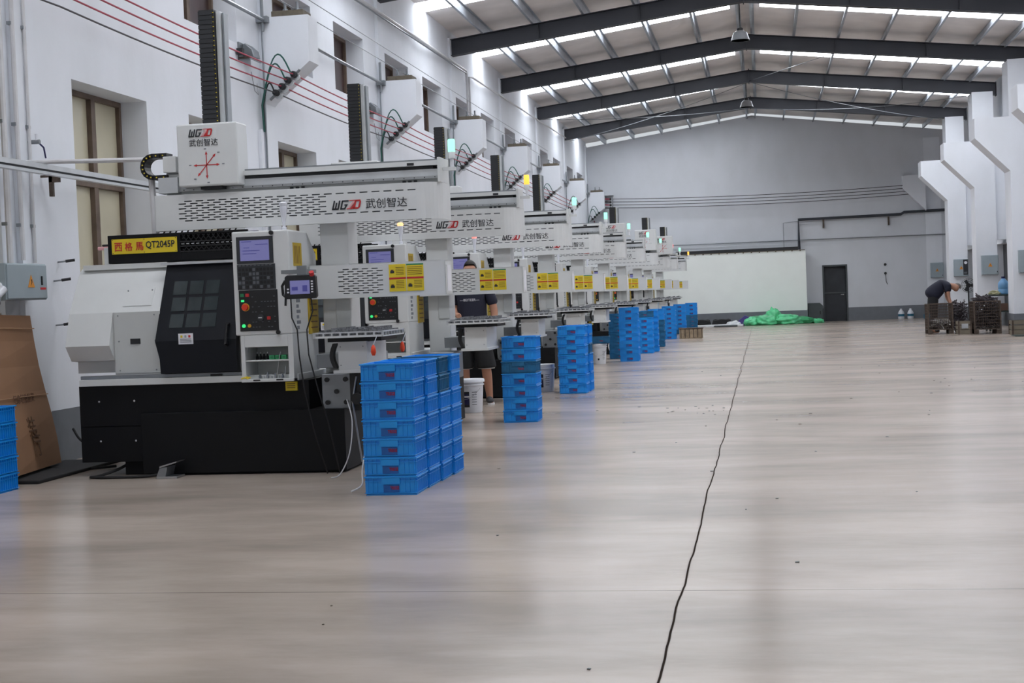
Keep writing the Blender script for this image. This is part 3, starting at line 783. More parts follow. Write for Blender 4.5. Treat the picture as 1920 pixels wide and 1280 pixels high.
    b = MB(); b.box(-5.18, -5.0, GY + .05, GY + .3, 2.42, 2.56, ALU); b.box(-5.12, -5.0, GY + .03, GY + .25, 2.6, 2.74, W); b.build('motor_mount', t, bevel=.005)
    return t

def make_tray():
    t = thing('parts_tray_stand', (-3.28, 11.85, 0), '', 'tray', 'parts trays in the machine row')
    x0, x1, y0, y1 = -3.58, -3.0, 11.36, 12.08
    b = MB()
    b.box(x0, x1, y0, y0 + .02, 1.125, 1.142, W); b.box(x0, x1, y0, y0 + .02, 1.162, 1.172, ALU)
    for k in range(9): b.box(x0 + .01 + k * .07, x0 + .025 + k * .07, y0 + .002, y0 + .018, 1.142, 1.162, ALU)
    b.box(x1 - .02, x1, y0, y1, 1.162, 1.172, ALU); b.box(x1 - .02, x1, y0, y1, 1.125, 1.135, W); b.box(x0, x0 + .02, y0, y1, 1.125, 1.172, ALU); b.box(x0, x1, y1 - .02, y1, 1.125, 1.172, ALU)
    for k in range(8): b.box(x1 - .018, x1 - .003, y0 + .03 + k * .09, y0 + .045 + k * .09, 1.135, 1.162, ALU)
    b.box(x0 + .02, x1 - .02, y0 + .02, y1 - .02, 1.125, 1.14, DK)
    b.build('tray', t)
    b = MB()
    for i in range(10):
        for j in range(11):
            b.cyl((x0 + .05 + i * .053, y0 + .055 + j * .06, 1.14), (x0 + .05 + i * .053, y0 + .055 + j * .06, 1.18 + .012 * ((i * 7 + j * 3) % 3)), .02, WORKP, n=6)
    o = b.build('workpieces', t); o['kind'] = 'stuff'
    b = MB(); b.box(-3.5, -3.05, 11.5, 12.0, 1.09, 1.125, DK); b.build('slide_plate', t)
    b = MB(); b.box(-3.41, -3.17, 11.48, 11.52, .86, 1.09, W)
    b.box(-3.41, -3.17, 11.52, 12.1, .86, 1.085, W); b.box(-3.45, -3.15, 11.46, 12.1, .835, .862, W)
    for x in (-3.39, -3.2):
        for z in (.9, 1.05): b.cyl((x, 11.48, z), (x, 11.476, z), .006, GM, n=6)
    b.build('slide_housing', t, bevel=.006)
    b = MB(); pts = [(-3.44 - .03 * math.sin(PI * k / 6), .875 + .2 * k / 6) for k in range(7)]
    for i in range(6):
        (xa, za), (xb, zb) = pts[i], pts[i + 1]
        b.prism([(xa - .02, za), (xa + .012, za), (xb + .012, zb + .003), (xb - .02, zb + .003)], 'y', 11.5, 11.56, PLAS)
    b.build('cable_chain', t)
    b = MB(); b.box(-3.74, -3.2, 11.95, 12.262, .86, .98, GM); b.box(-3.5, -3.2, 11.9, 12.0, .84, .9, GM); b.build('support_arm', t, bevel=.004)
    return t

ROW = [0.0, 4.05, 8.3, 12.5, 16.85, 21.7, 26.0, 31.05, 35.0, 40.5]
CARS = [None, -4.53, -4.48, -4.44, -4.40, -3.37, -2.97, -2.85, -4.2, -4.2]
LIFT = [0, -.1, -.14, -.17, -.18, -.62, -.68, -.72, -.9, -.9]
TRAYX = [0, .22, .14, .2, .16, .16, .16, .16, .16, .16]
LENS = [LAMPG, LAMPO, LAMPG, LAMPG, LAMPG, LAMPG, LAMPG, LAMPR, LAMPG, LAMPO]
HORN = [HORNW, HORNO, HORNR, HORNW, HORNW, HORNW, HORNW, HORNW, HORNW, HORNW]
lathe0, loader0, tray0 = make_lathe(), make_loader(), make_tray()
lens_mesh, horn_mesh = {}, {}
def recolour(o, m, cache):
    if m.name not in cache:
        me = o.data.copy(); me.materials.clear(); me.materials.append(m); cache[m.name] = me
    o.data = cache[m.name]
lens_name = {'signal_green': 'green', 'signal_amber': 'amber', 'signal_red': 'red'}
for i, dy in enumerate(ROW):
    la, lo, tr = (lathe0, loader0, tray0) if i == 0 else (copy_tree(lathe0), copy_tree(loader0), copy_tree(tray0))
    if i:
        for o in (la, lo, tr): o.location.y += dy
    if CARS[i] is not None:
        car = find(lo, 'carriage'); car.location.x += CARS[i] + .03 - CARX
        find(lo, 'vertical_axis').scale.z = (1.54 + LIFT[i]) / 1.54; tr.location.x += TRAYX[i]
    recolour(find(lo, 'signal_lens'), LENS[i], lens_mesh)
    recolour(find(la, 'lamp_cap'), HORN[i], horn_mesh)
    pos = 'nearest in the row' if i == 0 else ('farthest in the row' if i == 9 else NTH[i] + ' from the front of the row')
    la['label'] = 'black and white lathe with upright control panel, ' + pos
    lo['label'] = 'white gantry loader, %s signal lamp, %s' % (lens_name[LENS[i].name], pos)
    tr['label'] = 'slotted parts tray on white slide housing, ' + pos

b = MB(); b.box(-3.36, -3.22, 11.6, 11.8, .52, .835, PLAS); b.cyl((-3.29, 11.6, .62), (-3.29, 11.55, .62), .05, PLAS); b.cyl((-3.26, 11.7, .52), (-3.26, 11.7, .44), .03, GM); b.build('drive_motor', tray0, bevel=.006)
b = MB(); b.tube([(-3.16, 11.6, .82), (-3.14, 11.58, .65), (-3.17, 11.6, .5), (-3.15, 11.59, .36)], .012, RUB); b.tube([(-3.3, 11.6, .8), (-3.33, 11.56, .6), (-3.3, 11.58, .3), (-3.28, 11.6, .1)], .008, STEEL); b.build('air_hose', tray0)

# ------------------------------------------------------------------ blue crates
def crate_mesh(name, body):
    w_, d_, h = .40, .36, .1365
    b = MB(); t = .006; m = body
    xi, yi = w_ / 2 - .016, d_ / 2 - .016
    b.box(-xi, xi, -yi, yi, .004, .012, m)
    for s in (-1, 1):
        b.box(-xi, xi, s * yi - (t if s > 0 else 0), s * yi + (0 if s > 0 else t), .0, h, m)
        b.box(s * xi - (t if s > 0 else 0), s * xi + (0 if s > 0 else t), -yi + t, yi - t, .0, h, m)
    # rim and lower bands
    for z0, z1, e in ((h - .010, h, .016), (h - .036, h - .031, .010), (.012, .018, .011), (0, .006, .006)):
        b.box(-xi - e, xi + e, -yi - e, -yi, z0, z1, m); b.box(-xi - e, xi + e, yi, yi + e, z0, z1, m)
        b.box(-xi - e, -xi, -yi, yi, z0, z1, m); b.box(xi, xi + e, -yi, yi, z0, z1, m)
    # vertical ribs
    for k in range(10):
        y = -yi + .012 + k * (2 * yi - .024) / 9
        for s in (-1, 1): b.box(s * xi if s > 0 else -xi - .012, s * xi + .012 if s > 0 else -xi, y - .003, y + .003, .019, h - .012, m)
    for k in range(11):
        x = -xi + .012 + k * (2 * xi - .024) / 10
        if abs(x) < .075: continue
        for s in (-1, 1): b.box(x - .002, x + .002, yi if s > 0 else -yi - .007, yi + .007 if s > 0 else -yi, .019, h - .012, m)
    # grip plate above and framed label recess below, on both short sides
    for s in (-1, 1):
        ya, yb = (yi, yi + .015) if s > 0 else (-yi - .015, -yi)
        b.box(-.068, .068, ya, yb, h - .056, h - .012, m)
        b.box(-.058, .058, ya + (.010 if s < 0 else 0), yb - (.010 if s > 0 else 0), .02, h - .062, mat('blue_recess', (22, 96, 176), .45) if body is BLUE else body)
    b.text('TREGE', .03, (-.008, -yi - .006, .04), mat('crate_print_red', (150, 30, 56), .6), width=.068, height=.024, bold=.0008)
    o = b.build(name)
    me = o.data; bpy.data.objects.remove(o)
    me.name = name
    return me
CR_B, CR_D = crate_mesh('plastic_crate', BLUE), crate_mesh('stained_plastic_crate', BLUE2)
CH = .1365
def crate(x, y, z, label, group, dirty=False, rz=0):
    o = bpy.data.objects.new('plastic_crate', CR_D if dirty else CR_B); COL.objects.link(o)
    o.location = (x, y, z); o.rotation_euler = (0, 0, rz)
    return tag(o, label, 'crate', group)
def level(k, n): return 'bottom crate' if k == 0 else ('top crate' if k == n - 1 else NTH[k] + ' crate from the floor')
def stack(x, y, n, where, group, dirty=(), z0=0, jit=.006):
    for k in range(n):
        dx, dy, a = random.uniform(-jit, jit), random.uniform(-jit, jit), random.uniform(-.012, .012)
        crate(x + dx, y + dy, z0 + k * CH, ('greenish stained ' if k in dirty else 'blue ') + 'plastic ' + level(k, n) + ' ' + where, group, k in dirty, a)
random.seed(11)
G = 'blue crates stacked beside the machines'
for c in range(4):
    stack(-2.7 + .012 * c, 10.45 + c * .385, 7, 'in the %s column of the nearest block' % ('front', 'second', 'third', 'back')[c], G, dirty=(5, 6) if c == 2 else (), jit=.004)
stack(-2.7, 16.25, 7, 'in the single stack before the person', G, dirty=(4,))
stack(-2.69, 20.72, 7, 'in the third block, front column', G)
stack(-2.67, 21.15, 7, 'in the third block, back column', G, dirty=(4,))
stack(-2.71, 29.9, 8, 'in the tall fourth stack', G)
stack(-3.06, 31.2, 7, 'in the dark stack behind the fourth', G, dirty=(0, 1, 2, 3, 4, 5, 6))
stack(-2.68, 33.45, 7, 'in the fifth stack', G, dirty=(6,))
stack(-2.62, 34.25, 7, 'in the column behind the fifth stack', G)
stack(-2.66, 37.0, 7, 'in the greenish sixth stack', G, dirty=(0, 1, 2, 3, 4))
stack(-2.7, 42.7, 7, 'in the seventh stack', G)
stack(-2.66, 47.5, 7, 'in the eighth stack', G, dirty=(0,))
stack(-2.43, 50.6, 7, 'in the farthest stack', G, dirty=(0, 1, 2, 3))
stack(-6.2, 10.85, 5, 'in the stack by the leaning carton', G)

# ------------------------------------------------------------------ buckets
def bucket(x, y, label, rz, lid=True, navy=True):
    t = thing('plastic_bucket', (x, y, 0), label, 'bucket', 'white buckets by the machines')
    R = .165; H = .40
    b = MB(); b.lathe([(R - .025, 0), (R - .02, .012), (R - .001, H - .07), (R + .012, H - .065), (R + .012, H - .05), (R, H - .048), (R + .002, H)], (x, y, 0), WHITEP, 32); b.build('body', t, smooth=True)
    if lid:
        b = MB(); b.lathe([(R + .012, H - .03), (R + .018, H - .028), (R + .018, H), (R + .008, H + .012), (R - .02, H + .006), (.01, H + .006)], (x, y, 0), WHITEP, 32); b.build('lid', t, smooth=True)
    b = MB()
    def patch(a0, a1, z0, z1, m, e=.0025):
        n = 10; vs = []
        for k in range(n + 1):
            a = rz + a0 + (a1 - a0) * k / n
            for z in (z0, z1):
                r = R - .02 + .019 * (z - .012) / (H - .082) + e
                vs.append((x + r * math.cos(a), y + r * math.sin(a), z))
        b.add(vs, [(2 * k, 2 * k + 2, 2 * k + 3, 2 * k + 1) for k in range(n)], m)
    if navy:
        patch(-.9, .35, .07, .26, INK); patch(-.75, .3, .10, .23, NAVY, .0035); patch(-.2, .34, .19, .21, PAPER, .004)
    for k in range(6): patch(.55, .95, .1 + k * .03, .108 + k * .03, INKG)
    if not navy:
        for z in (.08, .1): patch(-.1, .12, z, z + .02, INK, .003)
    b.build('label', t)
    b = MB(); b.tube([(x + (R + .012) * math.cos(rz + a), y + (R + .012) * math.sin(rz + a), H - .1 - .13 * math.sin((a + 1.2) / 2.4 * PI)) for a in [-1.2 + 2.4 * k / 12 for k in range(13)]], .003, STEEL, 6); b.build('handle', t)
    return t
bucket(-3.60, 17.72, 'white lidded bucket with navy label, standing before the person in shorts', -PI / 2 - .22)
bucket(-3.2, 21.2, 'open white bucket with navy oval label between two crate stacks', -PI / 2 - .25, lid=False)
bucket(-3.26, 29.0, 'white bucket carrying a flat blue crate, farthest of the buckets', -PI / 2 + .1, navy=False)
crate(-3.22, 29.0, .412, 'blue plastic crate lying on the lid of a white bucket', G, True, .1)

# ------------------------------------------------------------------ small things on and round the nearest machine
cy = LY - .08
b = MB(); b.box(-3.80, -3.55, 11.40, 11.445, 1.455, 1.64, PLAS)
tp = thing('teach_pendant', (-3.68, 11.42, 1.45), 'black handheld pendant with lit screen hanging beside the control panel', 'controller')
b = MB(); b.prism([(-3.815, 1.47), (-3.80, 1.452), (-3.56, 1.452), (-3.545, 1.47), (-3.55, 1.63), (-3.565, 1.645), (-3.79, 1.645), (-3.81, 1.63)], 'y', 11.40, 11.45, PLAS); b.build('case', tp, bevel=.006)
b = MB(); b.box(-3.765, -3.60, 11.397, 11.4, 1.49, 1.60, SCREEN); b.box(-3.75, -3.70, 11.395, 11.397, 1.52, 1.55, SCRD); b.box(-3.66, -3.62, 11.395, 11.397, 1.51, 1.56, SCRD); b.build('screen', tp)
b = MB()
for k in range(5): b.box(-3.588, -3.572, 11.394, 11.4, 1.5 + k * .021, 1.512 + k * .021, PAPER)
b.build('key_column', tp); b = MB()
for k in range(2): b.box(-3.79, -3.775, 11.394, 11.4, 1.5 + k * .025, 1.513 + k * .025, PAPER)
b.build('key_column', tp)
b = MB(); b.cyl((-3.58, 11.41, 1.64), (-3.58, 11.39, 1.665), .02, RED, n=14); b.build('emergency_stop', tp)
b = MB(); b.tube([(-3.815, 11.43, 1.6), (-3.845, 11.44, 1.56), (-3.84, 11.44, 1.49), (-3.8, 11.43, 1.46)], .012, PLAS); b.tube([(-3.815, 11.43, 1.47), (-3.82, 11.43, 1.4)], .01, PLAS); b.build('strap', tp)
b = MB(); b.box(-3.72, -3.64, 11.45, 11.47, 1.5, 1.72, GM); b.box(-3.86, -3.64, 11.47, 11.72, 1.66, 1.69, GM); b.build('hanger', tp)
b = MB(); b.tube([(-3.77, 11.42, 1.455), (-3.765, 11.41, 1.3), (-3.72, 11.4, 1.2), (-3.70, 11.36, 1.0), (-3.66, 11.34, .7), (-3.62, 11.4, .4), (-3.6, 11.5, .2), (-3.58, 11.6, .01)], .006, RUB); b.build('cable', tp)
b = MB(); b.tube([(-3.6, 11.42, 1.455), (-3.59, 11.42, 1.35), (-3.64, 11.4, 1.2), (-3.62, 11.36, 1.0), (-3.55, 11.36, .7), (-3.5, 11.42, .45), (-3.46, 11.56, .01)], .006, RUB); b.build('cable', tp)
# tools and small boxes in the tool cabinet
sh = .957
for k in range(4):
    b = MB(); x = -4.24 + k * .03; r = thing('collet', (x + .04, cy + .1, sh), 'small dark collet on the cabinet shelf, %s from the left' % NTH[k], 'tool', 'collets on the cabinet shelf')
    b.lathe([(.013, 0), (.013, .028), (.009, .03), (.006, .05)], (x + .04, cy + .1, sh), BK, 12); b.build('body', r, smooth=True)
    b = MB(); b.lathe([(.005, .05), (.004, .062), (.001, .066)], (x + .04, cy + .1, sh), STEEL, 10); b.build('tip', r)
for k in range(3):
    b = MB(); x = -4.06 + k * .052; b.box(x - .022, x + .022, cy + .06, cy + .1, sh, sh + .036, GRNB); b.box(x - .012, x + .012, cy + .058, cy + .06, sh + .01, sh + .026, GRN)
    tag(b.build('insert_box', bevel=.002), 'small green box on the cabinet shelf, %s' % ('left of three', 'middle of three', 'right of three')[k], 'box', 'green boxes on the cabinet shelf')
for k, (x, hgt, lean) in enumerate(((-4.03, .22, .05), (-4.28, .11, .02), (-3.95, .1, .01))):
    b = MB(); b.cyl((x, cy + .05 + .02 * (k == 0) , .80 if k != 1 else sh), (x + lean, cy + .05, (.80 if k != 1 else sh) + hgt), .0045, STEEL, n=8)
    tag(b.build('drill_bit'), ('long steel drill bit leaning across the cabinet opening', 'short drill bit standing on the upper cabinet shelf', 'short drill bit standing at the right of the cabinet floor')[k], 'tool')
for k in range(7):
    x = -4.17 + k * .033; b = MB(); b.lathe([(.012, 0), (.012, .02), (.007, .022), (.007, .035 + .01 * (k % 3))], (x, cy + .06 + .03 * (k % 2), .80), STEEL if k % 3 else GM, 10)
    tag(b.build('fitting'), 'small metal fitting on the cabinet floor, %s from the left' % NTH[k], 'part', 'metal fittings on the cabinet floor')
b = MB(); b.tube([(-4.31, cy - .005, .806), (-4.28, cy - .01, .815), (-4.25, cy - .005, .806), (-4.29, cy + .02, .81), (-4.27, cy + .0, .82), (-4.24, cy + .02, .81)], .006, YEL); tag(b.build('yellow_cord'), 'bunched yellow cord at the left of the cabinet opening', 'cord')
# orange tags hanging from the first tray
for k, (x, y, lab) in enumerate(((-3.04, 11.33, 'orange air gun hanging on a white cord at the tray front'), (-2.97, 12.0, 'orange hang tag at the rear corner of the nearest tray'))):
    t = thing('hanging_tag', (x, y, 1.13), lab, 'tag')
    b = MB(); b.cyl((x, y, 1.135), (x - .03, y - .005, 1.06), .004, WHITEP, n=6); b.build('cord', t)
    b = MB(); b.lathe([(.006, .0), (.018, -.02), (.022, -.06), (.012, -.085)], (x - .032, y - .005, 1.062), ORT, 10); b.build('body', t, smooth=True)
# hoses and floor things at the nearest machine
def cable(path, r, m, name, label, cat='cable'):
    P = [Vector(p) for p in path]; out = []
    for i in range(len(P) - 1):
        p0, p1, p2, p3 = P[max(i - 1, 0)], P[i], P[i + 1], P[min(i + 2, len(P) - 1)]
        for s in range(6):
            t = s / 6; out.append(.5 * ((2 * p1) + (p2 - p0) * t + (2 * p0 - 5 * p1 + 4 * p2 - p3) * t * t + (3 * p1 - p0 - 3 * p2 + p3) * t ** 3))
    out.append(P[-1])
    b = MB(); b.tube(out, r, m); return tag(b.build(name, smooth=True), label, cat)
cable([(-5.42, 11.95, .13), (-5.5, 11.85, .06), (-5.62, 11.68, .014), (-5.66, 11.6, .014), (-5.5, 11.56, .014), (-5.2, 11.58, .014), (-5.0, 11.6, .03)], .013, RUB, 'power_cable', 'black cable looping on the floor to the foot pedal')
cable([(-6.45, 12.9, .32), (-6.3, 12.8, .2), (-6.0, 12.75, .13), (-5.83, 12.7, .13)], .012, RUB, 'power_cable', 'black cable slung between the wall and the nearest lathe')
cable([(-6.5, 12.3, .05), (-6.2, 12.2, .014), (-5.95, 12.3, .014), (-5.8, 12.4, .016)], .012, RUB, 'power_cable', 'black cable on the floor beside the leaning carton')
cable([(-3.36, 11.5, .62), (-3.3, 11.42, .45), (-3.32, 11.38, .2), (-3.4, 11.36, .03), (-3.46, 11.3, .008)], .005, WPIPE, 'air_line', 'thin white air line drooping below the nearest tray')
cable([(-3.14, 11.3, .75), (-3.1, 11.1, .6), (-3.02, 10.8, .35), (-3.0, 10.6, .15), (-2.98, 10.5, .05), (-3.05, 10.45, .008)], .006, WPIPE, 'air_line', 'white hose curling down behind the nearest crate block')
t = thing('foot_pedal', (-4.95, 11.56, 0), 'silver foot pedal on the floor in front of the black machine base', 'pedal')
b = MB(); b.box(-5.03, -4.85, 11.5, 11.68, 0, .02, STEEL); b.prism([(-5.03, .02), (-4.95, .02), (-4.93, .1), (-5.0, .09)], 'y', 11.5, 11.68, GM); b.build('base', t, bevel=.003)
b = MB(); b.prism([(-5.0, .09), (-4.85, .135), (-4.845, .145), (-5.0, .105)], 'y', 11.5, 11.68, STEEL); b.build('treadle', t)
# leaning carton with hand lettering
t = thing('cardboard_carton', (-6.4, 12.2, 0), 'big brown flattened carton leaning on the wall behind the left crates', 'carton')
b = MB()
A = [Vector((-6.42, 11.1, .06)), Vector((-6.06, 12.62, .06))]
# carton panel: bottom edge on the floor, top leaning against the wall
bl, br = Vector((-6.2, 11.3, .06)), Vector((-6.38, 12.5, .05)); tl, tr = Vector((-6.47, 11.25, 1.43)), Vector((-6.52, 12.3, 1.40))
nrm = (br - bl).cross(tl - bl).normalized()
if nrm.x < 0: nrm = -nrm
seg = 6; vs = []
for k in range(seg + 1):
    f_ = k / seg; off = nrm * (.012 * math.sin(f_ * PI * 2.2))
    a_, c_ = bl.lerp(tl, f_) + off, br.lerp(tr, f_) + off
    vs += [a_, c_, a_ - nrm * .03, c_ - nrm * .03]
fs = []
for k in range(seg):
    o_ = 4 * k; fs += [(o_, o_ + 1, o_ + 5, o_ + 4), (o_ + 2, o_ + 6, o_ + 7, o_ + 3), (o_, o_ + 4, o_ + 6, o_ + 2), (o_ + 1, o_ + 3, o_ + 7, o_ + 5)]
fs += [(0, 2, 3, 1), (4 * seg, 4 * seg + 1, 4 * seg + 3, 4 * seg + 2)]
b.add(vs, fs, CARD); b.build('panel', t)
ex = (br - bl).normalized(); ez = (tl - bl).normalized()
b = MB(); b.tube([tl + nrm * .012 - ez * .12, tr + nrm * .012 - ez * .12], .004, CARDE, 6); b.tube([bl.lerp(tl, .47) + nrm * .012, br.lerp(tr, .47) + nrm * .012], .004, CARDE, 6); b.build('fold', t)
b = MB()
b.text('全致', .09, bl.lerp(tl, .935) + ex * .38 + nrm * .034, BROWNINK, face=ex, up=ez, width=.2); b.build('lettering', t); b = MB()
b.text('轻拿轻放防潮', .07, bl.lerp(tl, .425) + ex * .34 + nrm * .034, mat('print_brown', (96, 64, 46), .8), face=ex, up=ez, width=.5); b.build('lettering', t); b = MB()
b.text('装', .1, bl.lerp(tl, .19) + ex * .52 + nrm * .03, BROWNINK, face=ex, up=ez, width=.2); b.build('lettering', t); b = MB()
b.text('厅', .1, bl.lerp(tl, .08) + ex * .55 + nrm * .03, BROWNINK, face=ex, up=ez, width=.2); b.build('lettering', t)
b = MB(); b.box(-6.55, -5.98, 11.3, 12.9, 0, .03, RUB); tag(b.build('rubber_mat', bevel=.01), 'black rubber mat on the floor under the leaning carton', 'mat')

# ------------------------------------------------------------------ left wall fittings
def ebox(name, x0, x1, y0, y1, z0, z1, face, label, dial=False, sign=True):
    t = thing(name, ((x0 + x1) / 2, (y0 + y1) / 2, z0), label, 'electrical box', 'grey electrical boxes')
    b = MB(); b.box(x0, x1, y0, y1, z0, z1, EBOX); b.build('case', t, bevel=.008)
    b = MB()
    if face == '-y':
        b.box(x0 + .012, x1 - .012, y0 - .012, y0, z0 + .012, z1 - .012, EBOX); b.build('door', t, bevel=.004)
        if sign:
            b = MB(); c = (x0 + x1) / 2; zc = (z0 + z1) / 2
            b.prism([(c - .06, zc - .05), (c + .06, zc - .05), (c, zc + .06)], 'y', y0 - .015, y0 - .012, ORNG); b.prism([(c - .012, zc - .035), (c + .004, zc - .005), (c - .004, zc + .02), (c + .01, zc + .02), (c + .014, zc - .005)], 'y', y0 - .017, y0 - .015, INK); b.build('warning_sign', t)
        if dial:
            b = MB(); b.box(x1 - .17, x1 - .02, y0 - .02, y0 - .012, z0 + .04, z1 - .02, INK); b.cyl((x1 - .09, y0 - .02, z1 - .12), (x1 - .09, y0 - .026, z1 - .12), .05, PAPER); b.box(x1 - .15, x1 - .05, y0 - .024, y0 - .02, z0 + .08, z0 + .14, KEYL); b.build('meter', t)
        b = MB(); b.box(x1 - .05, x1 - .03, y0 - .02, y0 - .012, z0 + .06, z0 + .1, PLAS); b.build('latch', t)
    else:
        b.box(x1, x1 + .012, y0 + .012, y1 - .012, z0 + .012, z1 - .012, EBOX); b.build('door', t, bevel=.004)
        b = MB(); c = y0 + (y1 - y0) * .58; zc = z0 + .16
        b.prism([(c - .06, zc - .05), (c + .06, zc - .05), (c, zc + .06)], 'x', x1 + .012, x1 + .015, ORNG); b.prism([(c - .015, zc - .035), (c + .004, zc - .005), (c - .004, zc + .02), (c + .012, zc + .02), (c + .014, zc - .005)], 'x', x1 + .015, x1 + .017, INK); b.build('warning_sign', t)
        b = MB(); c = y1 - .1; b.box(x1 + .012, x1 + .015, c - .04, c + .06, zc - .07, zc - .05, RED); b.box(x1 + .012, x1 + .02, c - .02, c + .0, zc - .03, zc + .05, PLAS); b.build('switch', t)
    return t
ebox('electrical_box', -6.55, -6.36, 11.62, 12.34, 1.54, 1.86, '+x', 'grey electrical box with orange triangle on the left wall above the carton')
t = thing('cable_gland', (-6.4, 11.55, 1.5), 'white industrial plug hanging at the near corner of the left electrical box', 'plug')
b = MB(); b.cyl((-6.37, 11.6, 1.64), (-6.40, 11.5, 1.56), .035, WHITEP); b.cyl((-6.40, 11.5, 1.56), (-6.39, 11.47, 1.52), .05, GM); b.build('body', t, smooth=True)
b = MB(); b.tube([(-6.38, 11.58, 1.63), (-6.42, 11.64, 1.7), (-6.5, 11.66, 1.72)], .012, WHITEP); b.build('lead', t)
for k, (y, z0, z1, r, x) in enumerate(((11.75, 1.86, 6.9, .022, XL + .08), (12.0, 1.86, 6.9, .028, XL + .085), (12.25, 1.9, 6.9, .022, XL + .075), (12.48, 1.88, 6.0, .016, XL + .07))):
    b = MB(); b.tube([(x, y, z0), (x, y, z1)], r, WPIPE)
    for z in (2.2, 3.1, 4.0): b.box(XL + .04, x + .005, y - r - .012, y + r + .012, z, z + .03, GM)
    tag(b.build('wall_conduit', smooth=True), 'white vertical conduit on the near left pillar, %s from the left' % NTH[k], 'pipe', 'vertical conduits above the left electrical box')
t = thing('tap_valve', (XL + .1, 12.45, 2.95), 'small grey valve with a dangling lead on the near left pillar', 'valve')
b = MB(); b.cyl((XL + .05, 12.5, 2.98), (XL + .16, 12.5, 2.98), .02, GM); b.cyl((XL + .13, 12.5, 2.98), (XL + .13, 12.5, 3.05), .014, WHITEP); b.build('body', t)
b = MB(); b.tube([(XL + .15, 12.5, 2.97), (XL + .17, 12.55, 2.93), (XL + .16, 12.6, 2.84)], .008, NAVY); b.build('lead', t)
for k, (y, z) in enumerate(((13.05, 1.9), (12.95, 1.72), (12.95, 1.3))):
    t = thing('wall_hook', (XL + .1, y, z), '%s dark-tipped hook on the white wall beside the nearest lathe' % ('upper', 'middle', 'lower')[k], 'hook', 'hooks on the left wall')
    b = MB(); b.cyl((XL, y, z), (XL + .07, y + .02, z + .005), .008, GM); b.build('stem', t)
    b = MB(); b.cyl((XL + .07, y + .02, z + .005), (XL + .15, y + .05, z + .015), .014, PLAS); b.build('tip', t)
# galvanised rail along the wall
t = thing('cable_rail', (-6.3, 12, 2.65), 'long galvanised rail running along the left wall at window height', 'rail')
b = MB(); b.box(-6.34, -6.28, 6.0, 40.0, 2.705, 2.75, ALU); b.box(-6.34, -6.29, 6.0, 40.0, 2.685, 2.705, DK); b.box(-6.34, -6.28, 6.0, 40.0, 2.66, 2.685, ALU); b.build('channel', t)
for y in (12.75, 19.2, 25.5, 31.7):
    b = MB(); b.box(XL, -6.3, y, y + .04, 2.68, 2.70, RUST); b.box(-6.5, -6.465, y, y + .04, 2.5, 2.69, RUST); b.box(-6.5, -6.4, y, y + .04, 2.63, 2.68, RUST); b.build('bracket', t)
t = thing('loader_conduit', (-5.9, 12.3, 2.75), 'white pipe from the left wall to the nearest loader and down its end', 'pipe')
b = MB(); b.tube([(XL, 12.3, 2.78), (-5.27, 12.27, 2.735)], .02, WPIPE); b.build('feed_pipe', t, smooth=True)
b = MB(); b.tube([(-5.3, 12.27, 2.6), (-5.28, 12.27, 2.55), (-5.24, 12.2, 2.1), (-5.22, 12.2, 1.83)], .03, WPIPE); b.build('drop_pipe', t, smooth=True)

